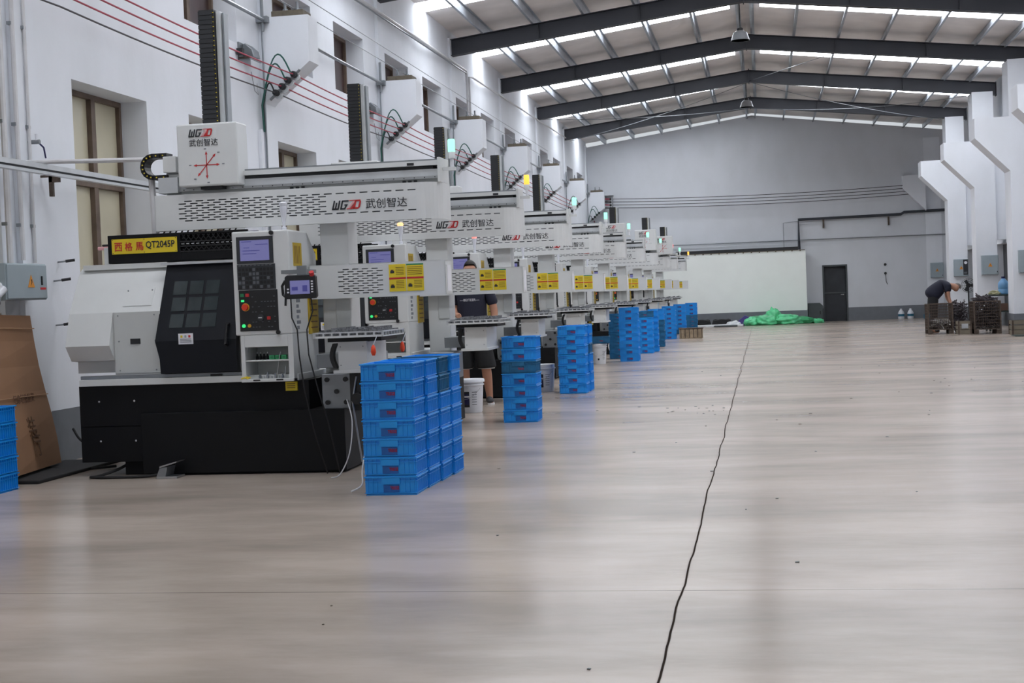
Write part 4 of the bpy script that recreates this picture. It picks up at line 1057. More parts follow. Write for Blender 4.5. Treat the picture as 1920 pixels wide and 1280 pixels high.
INS = [(-6.37, 4.27), (-6.28, 4.35), (-6.20, 4.43), (-6.11, 4.50)]
CORB = [fy for fy in FR if 18 < fy < 56.9]
wire_m = [WIREK, WIRER, WIRER, WIRER]
for k, (x, z) in enumerate(INS):
    b = MB(); pts = []
    ys = [4.0, 12.89] + CORB[:-1]
    for i in range(len(ys) - 1):
        for s in range(8):
            t_ = s / 8; pts.append((x, ys[i] + (ys[i + 1] - ys[i]) * t_, z - .035 * 4 * t_ * (1 - t_)))
    pts.append((x, ys[-1], z))
    b.tube(pts, .0095, wire_m[k], 6)
    tag(b.build('overhead_wire', smooth=True), ('dark overhead wire along the left wall, lowest of the four', 'red overhead wire along the left wall, second lowest', 'red overhead wire along the left wall, second highest', 'red overhead wire along the left wall, highest of the four')[k], 'wire', 'trolley wires along the left wall')
for i, fy in enumerate(CORB):
    nm = ORD[i] + (' bracket' if i == 0 else ' nearest bracket') if i < len(CORB) - 1 else 'farthest bracket'
    t = thing('insulator_bracket', (-6.3, fy, 4.2), 'slanted row of four insulators, %s of the left wall' % nm, 'insulator', 'insulator rows on the left wall')
    b = MB(); P0, P1 = Vector((-6.46, fy - .04, 4.18)), Vector((-6.03, fy - .04, 4.56)); b.tube([P0, P1], .018, GM, 6)
    b.box(-6.34, -6.3, fy - .05, fy + .02, 4.28, 4.32, GM); b.box(-6.16, -6.12, fy - .05, fy + .02, 4.44, 4.48, GM); b.build('arm', t)
    for (x, z) in INS:
        b = MB(); b.lathe([(.02, -.05), (.04, -.045), (.04, -.015), (.025, -.01), (.045, 0), (.045, .04), (.02, .05)], (x, fy - .06, z), PLAS, 12, axis='y'); o = b.build('insulator', t, smooth=True)
        b = MB(); b.lathe([(.02, .05), (.05, .055), (.05, .075), (.03, .08), (.045, .09), (.045, .11), (.02, .115)], (x + .015, fy - .06, z - .03), INSR, 12, axis='y'); b.build('glass_disc', o, smooth=True)
    for q, (x, z) in enumerate(INS):
        if q == 1: continue
        b = MB(); hx = -6.68 + .0 + .5 * 0; top = z + .22 + .06 * q
        path = []
        for s in range(13):
            a = s / 12
            px_ = (XL + .06) + (x - XL - .06) * a
            pz_ = (z - .02) * a + 4.1 * (1 - a) + math.sin(a * PI) * (.22 + .08 * q)
            path.append((px_, fy - .1 - .02 * q, pz_))
        path = [(XL + .06, fy - .08 - .01 * q, 3.75)] + path
        b.tube(path, .011, GRNC if q else RUB, 6); b.build('cable_loop', t, smooth=True)
    # timber pad with bolts on top of the corbel
    t = thing('timber_pad', (-6.2, fy + .2, 5.3), 'weathered timber pad with bolts on top of the %s of the left wall' % nm, 'timber', 'timber pads on the left wall brackets')
    b = MB(); b.box(-6.42, -5.97, fy + .02, fy + .38, 5.3, 5.38, TIMB); b.build('plank', t, bevel=.01)
    for x in (-6.25, -6.08):
        b = MB(); b.cyl((x, fy + .12, 5.38), (x, fy + .12, 5.5), .018, GM); b.cyl((x, fy + .12, 5.38), (x, fy + .12, 5.41), .04, GM, n=6); b.build('bolt', t)
    # steel pipe joint on the corbel
    t = thing('pipe_clamp', (XL + .1, fy - .08, 5.2), 'steel post clamp holding the long pipe at the %s of the left wall' % nm, 'clamp', 'pipe clamps on the left wall')
    b = MB(); b.cyl((XL + .08, fy - .06, 5.1), (XL + .08, fy - .06, 5.62), .022, GM); b.box(XL, XL + .16, fy - .1, fy, 5.22, 5.3, GM); b.build('post', t)
    b = MB(); b.tube([(XL + .06, fy - .03, 5.2), (XL + .06, fy - .03, 4.3), (XL + .05, fy - .03, .9)], .014, GM, 6); b.build('drop_conduit', t)
    b = MB(); b.box(XL, XL + .05, fy - .2, fy - .1, .6, 3.78, WHITEP); tag(b.build('cable_trunking', bevel=.004), 'white cable trunking below the cable loops at the %s' % nm, 'trunking', 'cable trunkings on the left wall')
    if i in (0, 1, 2):
        t = thing('floodlight', (XL + .12, fy - .5, 4.6), 'grey steel floodlight on a frame at the %s of the left wall' % nm, 'light', 'floodlights on the left wall')
        b = MB(); b.prism([(XL + .02, 4.68), (XL + .17, 4.66), (XL + .15, 4.76), (XL + .06, 4.84), (XL + .02, 4.83)], 'y', fy - .72, fy - .45, GM); b.build('housing', t, bevel=.01)
        b = MB(); b.box(XL, XL + .02, fy - .85, fy - .42, 4.6, 4.84, GM); b.box(XL, XL + .18, fy - .85, fy - .835, 4.62, 4.64, RUST); b.box(XL + .16, XL + .18, fy - .85, fy - .45, 4.61, 4.63, GM); b.box(XL + .02, XL + .1, fy - .95, fy - .87, 4.66, 4.74, DK); b.build('frame', t)
        b = MB(); b.tube([(XL + .05, fy - .5, 4.5), (XL + .08, fy - .48, 4.25), (XL + .12, fy - .46, 4.2), (XL + .1, fy - .44, 4.35)], .006, GM, 6); b.build('lead', t)
for k, (x, z, r, y0, y1) in enumerate(((XL + .1, 5.25, .026, 12.9, 56), (XL + .35, 5.75, .006, 12.9, 44), (XL + .5, 5.4, .006, 12.9, 44))):
    b = MB(); b.tube([(x, y0 + (y1 - y0) * s / 20, z) for s in range(21)], r, GM, 8); tag(b.build('long_pipe' if k == 0 else 'stay_wire', smooth=True), ('grey steel pipe linking the clamps along the left wall', 'upper thin stay wire above the left brackets', 'lower thin stay wire above the left brackets')[k], 'pipe' if k == 0 else 'wire')
b = MB(); pts = [(XL + .09, y, 6.5 + .012 * (y - 25)) for y in range(18, 34)]; b.tube(pts, .03, WPIPE); b.tube([(p[0] + .02, p[1], p[2] - .07) for p in pts], .015, GM); b.tube([pts[-1], (XL + .09, 33.1, 6.5), (XL + .09, 33.15, 4.9)], .03, WPIPE); b.tube([(XL + .085, 33.4, 4.9), (XL + .085, 33.4, 6.5), (XL + .085, 33.8, 6.55), (XL + .085, 52, 6.82)], .025, WPIPE)
tag(b.build('eaves_conduit', smooth=True), 'pale conduit running under the eaves of the left wall with a vertical drop', 'pipe')

# ------------------------------------------------------------------ far wall fittings
b = MB(); y = YF - .11
b.tube([(1.42, y, 2.78), (1.42, y, 3.9), (4.2, y, 3.92), (5.2, y, 3.93), (5.32, y, 4.0), (6.9, y, 4.02)], .055, mat('black_pipe', (44, 48, 56), .45)); 
for x in (2.35, 4.75): b.box(x - .03, x + .03, y - .02, YF, 3.55, 3.86, RUST)
tag(b.build('black_pipe', smooth=True), 'thick black pipe bending across the far wall above the doorway', 'pipe')
b = MB(); b.tube([(-3.6, y, 3.14), (6.8, y, 3.11)], .022, GM); b.tube([(.85, y, 2.8), (.85, y, 3.8), (1.4, y, 3.85)], .014, GM); tag(b.build('grey_pipe', smooth=True), 'thin grey pipe level across the far wall below the black pipe', 'pipe')
for k in range(4):
    b = MB(); z = 5.02 - k * .115; b.tube([(-5.6 + 11.7 * s / 12, YF - .35, z - .12 * 4 * (s / 12) * (1 - s / 12)) for s in range(13)], .012, WIREK, 6); tag(b.build('overhead_wire', smooth=True), 'dark overhead wire across the far wall, %s of four from the top' % NTH[k], 'wire', 'wires across the far wall')
t = thing('wire_terminal', (-5.6, YF - .2, 4.7), 'cable terminal frame where wires start in the far left corner', 'terminal')
b = MB(); b.box(-6.5, -5.58, YF - .37, YF - .33, 5.14, 5.17, GM); b.box(-5.62, -5.58, YF - .37, YF - .33, 2.9, 5.16, GM); b.box(-6.3, -5.9, YF - .36, YF - .06, 5.1, 5.2, PLAS); b.box(-6.5, -5.58, YF - .34, YF, 5.15, 5.17, GM); b.build('frame', t)
for k in range(4):
    b = MB(); b.ball((-5.68, YF - .35, 5.02 - k * .115), .045, PLAS); b.build('insulator', t, smooth=True)
    b = MB(); z = 5.02 - k * .115; b.tube([(-5.7, YF - .35, z), (-6.0, YF - .3, z + .03), (-6.35, YF - .25, 4.95 - .05 * k), (-6.4, YF - .25, 4.4), (-6.3, YF - .25, 4.0), (-6.5, YF - .3, 3.6)], .02, RUB if k % 2 else WIRER, 6); b.build('cable', t, smooth=True)
for k, (x, z) in enumerate(((4.58, 2.07), (4.58, 1.74))):
    b = MB(); b.cyl((x, YF, z), (x, YF - .03, z), .05, PLAS, n=16); 
    if k: b.tube([(x, YF - .03, z), (x + .02, YF - .03, z - .3), (x + .06, YF - .02, z - .42)], .01, PLAS)
    tag(b.build('wall_socket', smooth=True), ('upper round black socket on the far wall', 'lower round black socket with a dangling lead on the far wall')[k], 'socket')
t = thing('metal_cabinet', (1.95, 56.5, 0), 'dark grey low cabinet between the partition and the doorway', 'cabinet')
b = MB(); b.prism([(1.66, 0), (2.2, 0), (2.2, .62), (2.1, .72), (1.66, .72)], 'y', 56.2, 56.85, DGREY); b.build('body', t, bevel=.01)
b = MB(); b.box(1.70, 2.16, 56.18, 56.2, .06, .6, DGREY); b.box(2.08, 2.12, 56.165, 56.18, .3, .42, PLAS); b.build('door', t)

# ------------------------------------------------------------------ lamps
for k, (y, z) in enumerate(((32.6, 6.79), (46.2, 6.98))):
    x = -.3
    t = thing('highbay_lamp', (x, y, z), ('unlit dome lamp hanging from the ridge, nearer the camera', 'unlit dome lamp hanging from the ridge, farther one')[k], 'lamp', 'pendant lamps on the ridge')
    b = MB(); b.lathe([(.21, 0), (.2, .02), (.15, .17), (.09, .2), (.08, .21), (.075, .2), (.14, .165), (.19, .02), (.2, .0)], (x, y, z), BARE, 28); b.build('shade', t, smooth=True)
    b = MB(); b.lathe([(.07, .2), (.07, .26), (.03, .28)], (x, y, z), PLAS, 16); b.build('ballast', t, smooth=True)
    b = MB(); b.tube([(x, y, z + .27), (x, y, 7.85)], .012, PLAS); b.box(x - .06, x + .16, y - .01, y + .01, 7.82, 7.85, GM); b.build('rod', t)
    b = MB(); b.ball((x, y, z + .1), .06, LENSOFF); b.build('bulb', t, smooth=True)

# ------------------------------------------------------------------ far-left floor clutter and green bags
def blob(name, c, s, m, label, cat, group=None, seed=1, rough=.22, flat=.0):
    random.seed(seed)
    bm = bmesh.new(); bmesh.ops.create_icosphere(bm, subdivisions=4, radius=1)
    ph = [(random.uniform(2, 7), Vector((random.gauss(0, 1), random.gauss(0, 1), random.gauss(0, 1))).normalized(), random.uniform(0, 6)) for _ in range(9)]
    for v in bm.verts:
        d = v.co.normalized(); r = 1 + rough * sum(math.sin(f * d.dot(a) * 2 + p) for f, a, p in ph) / 5
        v.co = Vector((d.x * s[0] * r, d.y * s[1] * r, max(d.z * r, -.55) * s[2]))
    zmin = min(v.co.z for v in bm.verts)
    for v in bm.verts: v.co.z -= zmin
    me = bpy.data.meshes.new(name); bm.to_mesh(me); bm.free()
    me.materials.append(m); me.polygons.foreach_set('use_smooth', [True] * len(me.polygons))
    o = bpy.data.objects.new(name, me); COL.objects.link(o); o.location = c
    return tag(o, label, cat, group)
BG = 'green bags piled by the partition'
blob('plastic_bag', (-.42, 54.9, 0), (.3, .35, .2), GBAG, 'small green plastic bag at the left end of the bag pile', 'bag', BG, 1)
blob('plastic_bag', (.1, 54.8, 0), (.38, .4, .24), GBAG, 'full green plastic bag, second from the left in the pile', 'bag', BG, 2)
blob('plastic_bag', (.36, 55.4, 0), (.3, .3, .38), GBAG, 'tallest green bag with gathered top in the middle of the pile', 'bag', BG, 3)
blob('plastic_bag', (.85, 54.9, 0), (.48, .42, .24), GBAG, 'wide green bag with creased printed side right of the middle', 'bag', BG, 4)
blob('plastic_bag', (1.35, 55.3, 0), (.5, .4, .17), GTARP, 'slack dark green bag toward the right of the pile', 'bag', BG, 5)
blob('plastic_bag', (1.85, 55.5, 0), (.34, .3, .1), GBAG, 'flat green bag trailing at the right end of the pile', 'bag', BG, 6)
blob('tarpaulin', (-.05, 55.55, 0), (.75, .25, .22), GTARP, 'folded green tarpaulin behind the bags against the partition', 'tarpaulin', None, 7, .1)
b = MB(); b.prism([(-.95, 0), (-.55, 0), (-.52, .3), (-.68, .38), (-.92, .2)], 'y', 55.1, 55.4, PURP); tag(b.build('purple_box', bevel=.02), 'crumpled purple box left of the green bags', 'box')
blob('plastic_bag', (-1.1, 55.0, 0), (.25, .25, .12), WHT, 'crumpled pale plastic bag left of the purple box', 'bag', BG, 8)
for k, (x0, x1, y0, y1, z) in enumerate(((-3.4, -.75, 54.5, 54.95, .06), (-3.3, -1.35, 55.05, 55.35, .07))):
    b = MB(); b.box(x0, x1, y0, y1, 0, z, WHT); tag(b.build('white_board', bevel=.008), ('white sheet lying on the floor nearer the partition', 'white sheet lying on the floor farther from the partition')[k], 'sheet')
for k, (x, y, r) in enumerate(((-2.3, 55.55, .3), (-1.55, 55.5, .32), (-2.9, 55.5, .25))):
    b = MB()
    for q in range(3): b.tube([(x + r * math.cos(a) * (1 - .05 * q), y + .3 * r * math.sin(a), .1 + .05 * q + .02 * math.sin(3 * a)) for a in [2 * PI * s / 24 for s in range(25)]], .05, RUB, 8)
    tag(b.build('hose_coil', smooth=True), 'black hose coil on the floor against the partition, %s' % ('middle one', 'rightmost one', 'leftmost one')[k], 'hose', 'black hose coils')
b = MB(); b.box(-1.8, -.95, 53.9, 54.4, 0, .06, DGREY); tag(b.build('floor_plate', bevel=.02), 'dark flat plate on the floor left of the green bags', 'plate')
t = thing('weathered_box', (-2.07, 43.0, 0), 'weathered wooden box on the floor below the farthest crate stack', 'box')
b = MB(); b.box(-2.42, -1.76, 42.6, 43.1, 0, .28, WBOX); b.build('body', t, bevel=.01)
b = MB()
for k in range(6): b.box(-2.38 + k * .12, -2.36 + k * .12, 42.585, 42.6, .02, .28, RUST)
b.box(-2.44, -1.74, 42.58, 43.12, .27, .3, RUST); b.build('band', t)
b = MB()
for q in range(4): b.tube([(-3.32 + .17 * math.cos(a), 33.16 + .01 * q, .19 + .17 * math.sin(a)) for a in [2 * PI * s / 28 for s in range(29)]], .012, WPIPE, 6)
tag(b.build('hose_ring', smooth=True), 'white hose ring standing behind the fourth crate stack', 'hose')

# ------------------------------------------------------------------ right side: boxes on pillars, cages, table
rp = [fy if fy < 56 else YF - .03 for fy in FR if fy > 37 and fy < 57]
lab = ['grey electrical box with orange triangle, on the nearest right pillar in view', 'wide grey electrical box with orange triangle, on the second right pillar', 'electrical box with black meter panel, on the third right pillar', 'grey electrical box with conduits on top, on the farthest right pillar']
for k, fy in enumerate(rp):
    ebox('electrical_box', XP + .12, XP + .58, fy - .16, fy, 1.5, 2.06, '-y', lab[k], dial=(k == 2), sign=True)
for k, fy in enumerate(rp[:3]):
    t = thing('cable_loop', (XP + .7, fy - .3, 3.9), 'green cable loops behind the %s right pillar' % ('nearest', 'second', 'third')[k], 'cable', 'cable loops on the right wall')
    for q in range(3):
        b = MB(); b.tube([(XP + .6 + .22 * s / 10, fy + .92 + .05 * q, 3.45 + .1 * q + (.55 - .1 * q) * math.sin(PI * .5 * min(1, s / 6))) for s in range(11)], .014, GRNC, 6); b.build('loop', t, smooth=True)
    b = MB(); b.box(XP + .7, XR, fy + .95, fy + 1.1, 3.5, 3.55, GM); b.ball((XP + .8, fy + 1.0, 3.75), .07, PLAS); b.build('bracket', t)
def wire_cage(name, x0, x1, y0, y1, z0, z1, label, cat, m=RUST):
    t = thing(name, ((x0 + x1) / 2, (y0 + y1) / 2, 0), label, cat)
    b = MB()
    for x in (x0, x1):
        for y in (y0, y1): b.box(x - .018, x + .018, y - .018, y + .018, 0, z1, m)
    for z in (z0, z1):
        b.box(x0, x1, y0 - .012, y0 + .012, z - .012, z + .012, m); b.box(x0, x1, y1 - .012, y1 + .012, z - .012, z + .012, m)
        b.box(x0 - .012, x0 + .012, y0, y1, z - .012, z + .012, m); b.box(x1 - .012, x1 + .012, y0, y1, z - .012, z + .012, m)
    b.build('frame', t)
    b = MB(); n = 12
    for k in range(1, n):
        x = x0 + (x1 - x0) * k / n; y = y0 + (y1 - y0) * k / n
        for yy in (y0, y1): b.cyl((x, yy, z0), (x, yy, z1), .005, m, n=5)
        for xx in (x0, x1): b.cyl((xx, y, z0), (xx, y, z1), .005, m, n=5)
    for k in range(1, 9):
        z = z0 + (z1 - z0) * k / 9
        for yy in (y0, y1): b.cyl((x0, yy, z), (x1, yy, z), .005, m, n=5)
        for xx in (x0, x1): b.cyl((xx, y0, z), (xx, y1, z), .005, m, n=5)
    b.box(x0, x1, y0, y1, z0 - .005, z0 + .005, m); b.build('wire_mesh', t)
    b = MB()
    for x in (x0 + .05, x1 - .05):
        for y in (y0 + .05, y1 - .05): b.box(x - .05, x + .05, y - .05, y + .05, 0, .1, m)
    b.build('foot', t)
    return t
wire_cage('wire_basket', 4.22, 4.83, 39.45, 40.1, .12, .78, 'rusty wire basket half full of scrap, in front of the bending person', 'basket')
b = MB(); random.seed(5)
for k in range(150):
    c = Vector((random.uniform(4.27, 4.78), random.uniform(39.5, 40.05), random.uniform(.15, .36))); d = Vector((random.gauss(0, 1), random.gauss(0, 1), random.gauss(0, .5))).normalized() * random.uniform(.04, .1)
    c.x = min(max(c.x, 4.24 + abs(d.x)), 4.81 - abs(d.x)); c.y = min(max(c.y, 39.47 + abs(d.y)), 40.08 - abs(d.y))
    b.cyl(c - d, c + d, random.uniform(.008, .02), SCRAP if random.random() < .6 else RODS, n=6)
tag(b.build('metal_scrap'), 'heap of small metal scrap filling the rusty wire basket', 'scrap', None, 'stuff')
wire_cage('wire_cage', 5.25, 5.88, 38.5, 39.3, .12, .82, 'dark wire cage overfull of metal rods, right of the bending person', 'cage')
b = MB()
for k in range(300):
    c = Vector((random.uniform(5.3, 5.83), random.uniform(38.55, 39.25), random.uniform(.16, .93))); d = Vector((random.gauss(0, 1.3), random.gauss(0, 1), random.gauss(0, .35))).normalized() * random.uniform(.08, .2)
    c.x = min(max(c.x, 5.27 + abs(d.x)), 5.86 - abs(d.x)); c.y = min(max(c.y, 38.52 + abs(d.y)), 39.28 - abs(d.y))
    b.cyl(c - d, c + d, random.uniform(.008, .018), RODS, n=6)
tag(b.build('metal_rods'), 'tangle of dark metal rods heaped in the wire cage', 'rods', None, 'stuff')
b = MB()
for k in range(240):
    c = Vector((random.uniform(4.92, 5.22), random.uniform(39.5, 40.4), random.uniform(.05, .8))); d = Vector((random.gauss(0, .6), random.gauss(0, 1), random.gauss(0, .6))).normalized() * random.uniform(.06, .18)
    c.z = max(c.z, abs(d.z) + .02)
    b.cyl(c - d, c + d, random.uniform(.008, .016), RODS, n=6)
tag(b.build('loose_rods'), 'loose upright bundle of dark rods between basket and cage', 'rods', None, 'stuff')
def slat_crate(x0, x1, y0, y1, h, label):
    t = thing('slatted_crate', ((x0 + x1) / 2, (y0 + y1) / 2, 0), label, 'crate', 'old beige crates by the cages')
    b = MB(); b.box(x0, x1, y0, y1, 0, .02, BEIGE)
    for z in (.02, h * .38, h * .72): 
        b.box(x0, x1, y0, y0 + .02, z, z + h * .26, BEIGE); b.box(x0, x1, y1 - .02, y1, z, z + h * .26, BEIGE); b.box(x0, x0 + .02, y0, y1, z, z + h * .26, BEIGE); b.box(x1 - .02, x1, y0, y1, z, z + h * .26, BEIGE)
    b.build('slats', t)
    b = MB()
    for x in (x0 - .01, x1 - .03):
        for y in (y0 - .01, y1 - .03): b.box(x, x + .04, y, y + .04, 0, h, RUST)
    b.build('post', t)
    b = MB(); b.box((x0 + x1) / 2 - .08, (x0 + x1) / 2 + .08, y0 - .012, y0, h * .45, h * .8, BARE); b.build('tag', t)
slat_crate(4.86, 5.18, 38.6, 39.1, .34, 'small beige slatted crate between the wire basket and the cage')
slat_crate(5.95, 6.75, 37.2, 37.7, .35, 'long beige slatted crate at the right edge beside the cage')
t = thing('work_table', (5.85, 38.2, 0), 'dark green steel table with clutter behind the rod cage', 'table')
ty0, ty1, tx0, tx1 = 40.2, 40.9, 5.85, 6.5
t.location = ((tx0 + tx1) / 2, (ty0 + ty1) / 2, 0)
TG = mat('dark_green_steel', (44, 58, 54), .5)
b = MB(); b.box(tx0, tx1, ty0, ty1, .92, .96, TG); b.build('tabletop', t, bevel=.005)
for x in (tx0, tx1 - .05):
    for y in (ty0, ty1 - .05): b = MB(); b.box(x, x + .05, y, y + .05, 0, .92, TG); b.build('leg', t)
b = MB(); b.box(tx0 + .05, tx1 - .05, ty0 + .03, ty1 - .03, .5, .53, TG); b.build('shelf', t)
t = thing('water_jug', (6.3, 40.5, .96), 'big pale blue water jug standing on the dark steel table', 'jug')
b = MB(); b.lathe([(.12, 0), (.14, .02), (.14, .12), (.13, .14), (.14, .16), (.14, .3), (.06, .4), (.045, .42)], (6.28, 40.5, .96), BLUEJ, 20); b.build('body', t, smooth=True)
b = MB(); b.cyl((6.28, 40.5, 1.38), (6.28, 40.5, 1.43), .05, NAVY); b.build('cap', t)
blob('rag', (6.03, 40.42, .96), (.13, .12, .07), mat('pale_rag', (190, 186, 150), .9), 'crumpled pale rag on the left of the dark steel table', 'rag', None, 31, .4)
b = MB(); b.box(5.98, 6.36, 40.35, 40.75, .53, .72, mat('rust_brown', (104, 78, 66), .7)); tag(b.build('parts_box', bevel=.01), 'brown parts box on the shelf under the dark steel table', 'box')
# dark fan by the third pillar
t = thing('stand_fan', (6.0, 46.5, 0), 'black pedestal fan standing before the right pillars, behind the rods', 'fan')
fx, fy = 6.33, 47.6
b = MB(); b.lathe([(.2, 0), (.2, .03), (.04, .06)], (fx, fy, 0), PLAS, 20); b.cyl((fx, fy, .05), (fx, fy, 1.15), .022, PLAS); b.build('stand', t, smooth=True)
b = MB()
for r in (.06, .12, .18, .22): b.tube([(fx + r * math.cos(a), fy - .1 + .03 * (r / .22), 1.2 + r * math.sin(a)) for a in [2 * PI * s / 24 for s in range(25)]], .006, PLAS, 5)
for s in range(12): a = 2 * PI * s / 12; b.cyl((fx, fy - .1, 1.2), (fx + .22 * math.cos(a), fy - .07, 1.2 + .22 * math.sin(a)), .004, PLAS, n=5)
b.build('guard', t)
b = MB()
for s in range(3):
    a = 2 * PI * s / 3; u = Vector((math.cos(a), 0, math.sin(a))); v_ = Vector((-math.sin(a), 0, math.cos(a))); c = Vector((fx, fy - .06, 1.2))
    b.add([c + u * .03 - v_ * .03, c + u * .19 - v_ * .06 + Vector((0, .02, 0)), c + u * .19 + v_ * .06 - Vector((0, .02, 0)), c + u * .03 + v_ * .03], [(0, 1, 2, 3)], DK)
b.build('blade', t)
b = MB(); b.cyl((fx, fy - .05, 1.2), (fx, fy + .1, 1.2), .07, PLAS); b.build('motor', t, smooth=True)
# bottles and tray by the far wall
for k, x in enumerate((5.08, 5.42)):
    t = thing('detergent_bottle', (x, YF - .35, 0), ('white jug with blue label by the far wall, left of the pair', 'white jug with blue label by the far wall, right of the pair')[k], 'bottle', 'white jugs by the far wall')
    b = MB(); b.lathe([(.1, 0), (.115, .02), (.115, .22), (.09, .28), (.045, .34)], (x, YF - .35, 0), WHITEP, 20); b.build('body', t, smooth=True)
    b = MB(); b.lathe([(.04, .34), (.042, .38), (.03, .39)], (x, YF - .35, 0), WHITEP, 12); b.build('cap', t)
    b = MB(); b.lathe([(.117, .1), (.117, .19)], (x, YF - .35, 0), TEALC, 20); b.build('label', t)
b = MB(); b.box(5.85, 6.25, 55.9, 56.3, 0, .02, TEALC)
for x0, x1, y0, y1 in ((5.85, 6.25, 55.9, 55.92), (5.85, 6.25, 56.28, 56.3), (5.85, 5.87, 55.92, 56.28), (6.23, 6.25, 55.92, 56.28)): b.box(x0, x1, y0, y1, .02, .16, TEALC)
tag(b.build('plastic_tub'), 'low teal plastic tub on the floor near the far right corner', 'tub')
b = MB(); b.box(5.85, 6.7, 36.2, 36.8, 0, .02, TG); tag(b.build('floor_mat', bevel=.004), 'dark green flat plate on the floor at the right edge', 'plate')
random.seed(21)
b = MB()
for k in range(70):
    x = random.uniform(-2.6, 3.5); y = random.uniform(4.5, 26); s = random.uniform(.004, .012) * (1 if y < 12 else 1.6)
    if k < 18: x, y = -.9 + random.gauss(0, .25), 17 + random.gauss(0, .5)
    b.prism([(x - s, y - s * .6), (x + s * .7, y - s), (x + s, y + s * .8), (x - s * .5, y + s)], 'z', 0, .004, DGREY if k % 3 else TIMB)
tag(b.build('floor_debris'), 'scattered dark chips and grit on the concrete floor', 'debris', None, 'stuff')

# ------------------------------------------------------------------ people
def skin_body(edges, pos, rad, name, m, parent, sub=2, root=0):
    me = bpy.data.meshes.new(name); me.from_pydata([tuple(Vector(p) - wloc(parent)) for p in pos], edges, [])
    o = bpy.data.objects.new(name, me); COL.objects.link(o)
    sk = o.modifiers.new('skin', 'SKIN'); sk.use_smooth_shade = True
    for i, sv in enumerate(me.skin_vertices[0].data):
        r = rad[i]; r = r if isinstance(r, tuple) else (r, r)
        if r[0] > .015: r = (r[0] * 1.15, r[1] * 1.15)
        sv.radius = r; sv.use_root = (i == root)
    ss = o.modifiers.new('sub', 'SUBSURF'); ss.levels = sub; ss.render_levels = sub
    dg = bpy.context.evaluated_depsgraph_get(); dg.update()
    nm = bpy.data.meshes.new_from_object(o.evaluated_get(dg)); nm.name = name
    bpy.data.objects.remove(o)
    nm.materials.clear(); nm.materials.append(m)
    nm.polygons.foreach_set('use_smooth', [True] * len(nm.polygons))
    r = bpy.data.objects.new(name, nm); COL.objects.link(r); r.parent = parent
    return r
class Sk:
    def __init__(s): s.p = []; s.r = []; s.e = []
    def v(s, p, r, par=None):
        s.p.append(Vector(p)); s.r.append(r); i = len(s.p) - 1
        if par is not None: s.e.append((par, i))
        return i
    def chain(s, par, pts):
        for p, r in pts: par = s.v(p, r, par)
        return par
def add_hand(S, wrist, d, side, palm_n):
    """palm plus five separate fingers; d = forearm direction, side = thumb direction"""
    d = Vector(d).normalized(); side = Vector(side); side = (side - d * side.dot(d)).normalized(); n = Vector(palm_n)
    w0 = S.p[wrist]
    pm = S.v(w0 + d * .045, (.034, .018), wrist); pe = S.v(w0 + d * .085, (.036, .016), pm)
    for k, L in enumerate((.07, .08, .075, .058)):
        o = side * (.028 - .019 * k)
        a = S.v(w0 + d * .095 + o, .0095, pe); c = S.v(w0 + d * (.095 + L * .5) + o + n * .012, .0088, a); S.v(w0 + d * (.095 + L * .85) + o + n * .035, .008, c)
    a = S.v(w0 + d * .05 + side * .035 + n * .01, .0105, pm); S.v(w0 + d * .085 + side * .05 + n * .025, .009, a)
def head_details(parent, hc, fwd, up, hair, hair_mat, s=1.0):
    """hc head centre; adds hair cap, ears, nose, eyes, mouth"""
    f = Vector(fwd).normalized(); u = Vector(up).normalized(); rgt = f.cross(u).normalized(); u = rgt.cross(f)
    hc = Vector(hc)
    def pt(a, b_, c): return hc + rgt * a + f * b_ * s + u * c
    bm = bmesh.new(); bmesh.ops.create_icosphere(bm, subdivisions=4, radius=1)
    kill = [v for v in bm.verts if (v.co.z < -.1 - .35 * (v.co.y < -.2) and True) or (v.co.y > .45 and v.co.z < .45)]
    bmesh.ops.delete(bm, geom=kill, context='VERTS')
    for v in bm.verts: v.co = pt(v.co.x * .090, (v.co.y * .106 - .004) / s, v.co.z * .122 + .012) - wloc(parent)
    me = bpy.data.meshes.new('hair'); bm.to_mesh(me); bm.free(); me.materials.append(hair_mat); me.polygons.foreach_set('use_smooth', [True] * len(me.polygons))
    o = bpy.data.objects.new('hair', me); COL.objects.link(o); o.parent = parent
    sd = o.modifiers.new('t', 'SOLIDIFY'); sd.thickness = .012
    b = MB()
    for sgn in (-1, 1): b.ball(pt(sgn * .034, .084, .01), .012, PAPER); b.ball(pt(sgn * .034, .094, .01), .006, INK)
    b.build('eyes', parent, smooth=True)
    b = MB(); b.ball(pt(0, .102, -.022), .016, SKIN); b.ball(pt(0, .098, -.002), .010, SKIN); b.build('nose', parent, smooth=True)
    b = MB(); b.ball(pt(0, .086, -.058), .02, RED, sq=(1, 1, .3)); b.build('mouth', parent, smooth=True)
    for sgn in (-1, 1):
        b = MB(); b.ball(pt(sgn * .088, .0, .0), .026, SKIN, sq=(.5, .8, 1)); b.build('ear', parent, smooth=True)
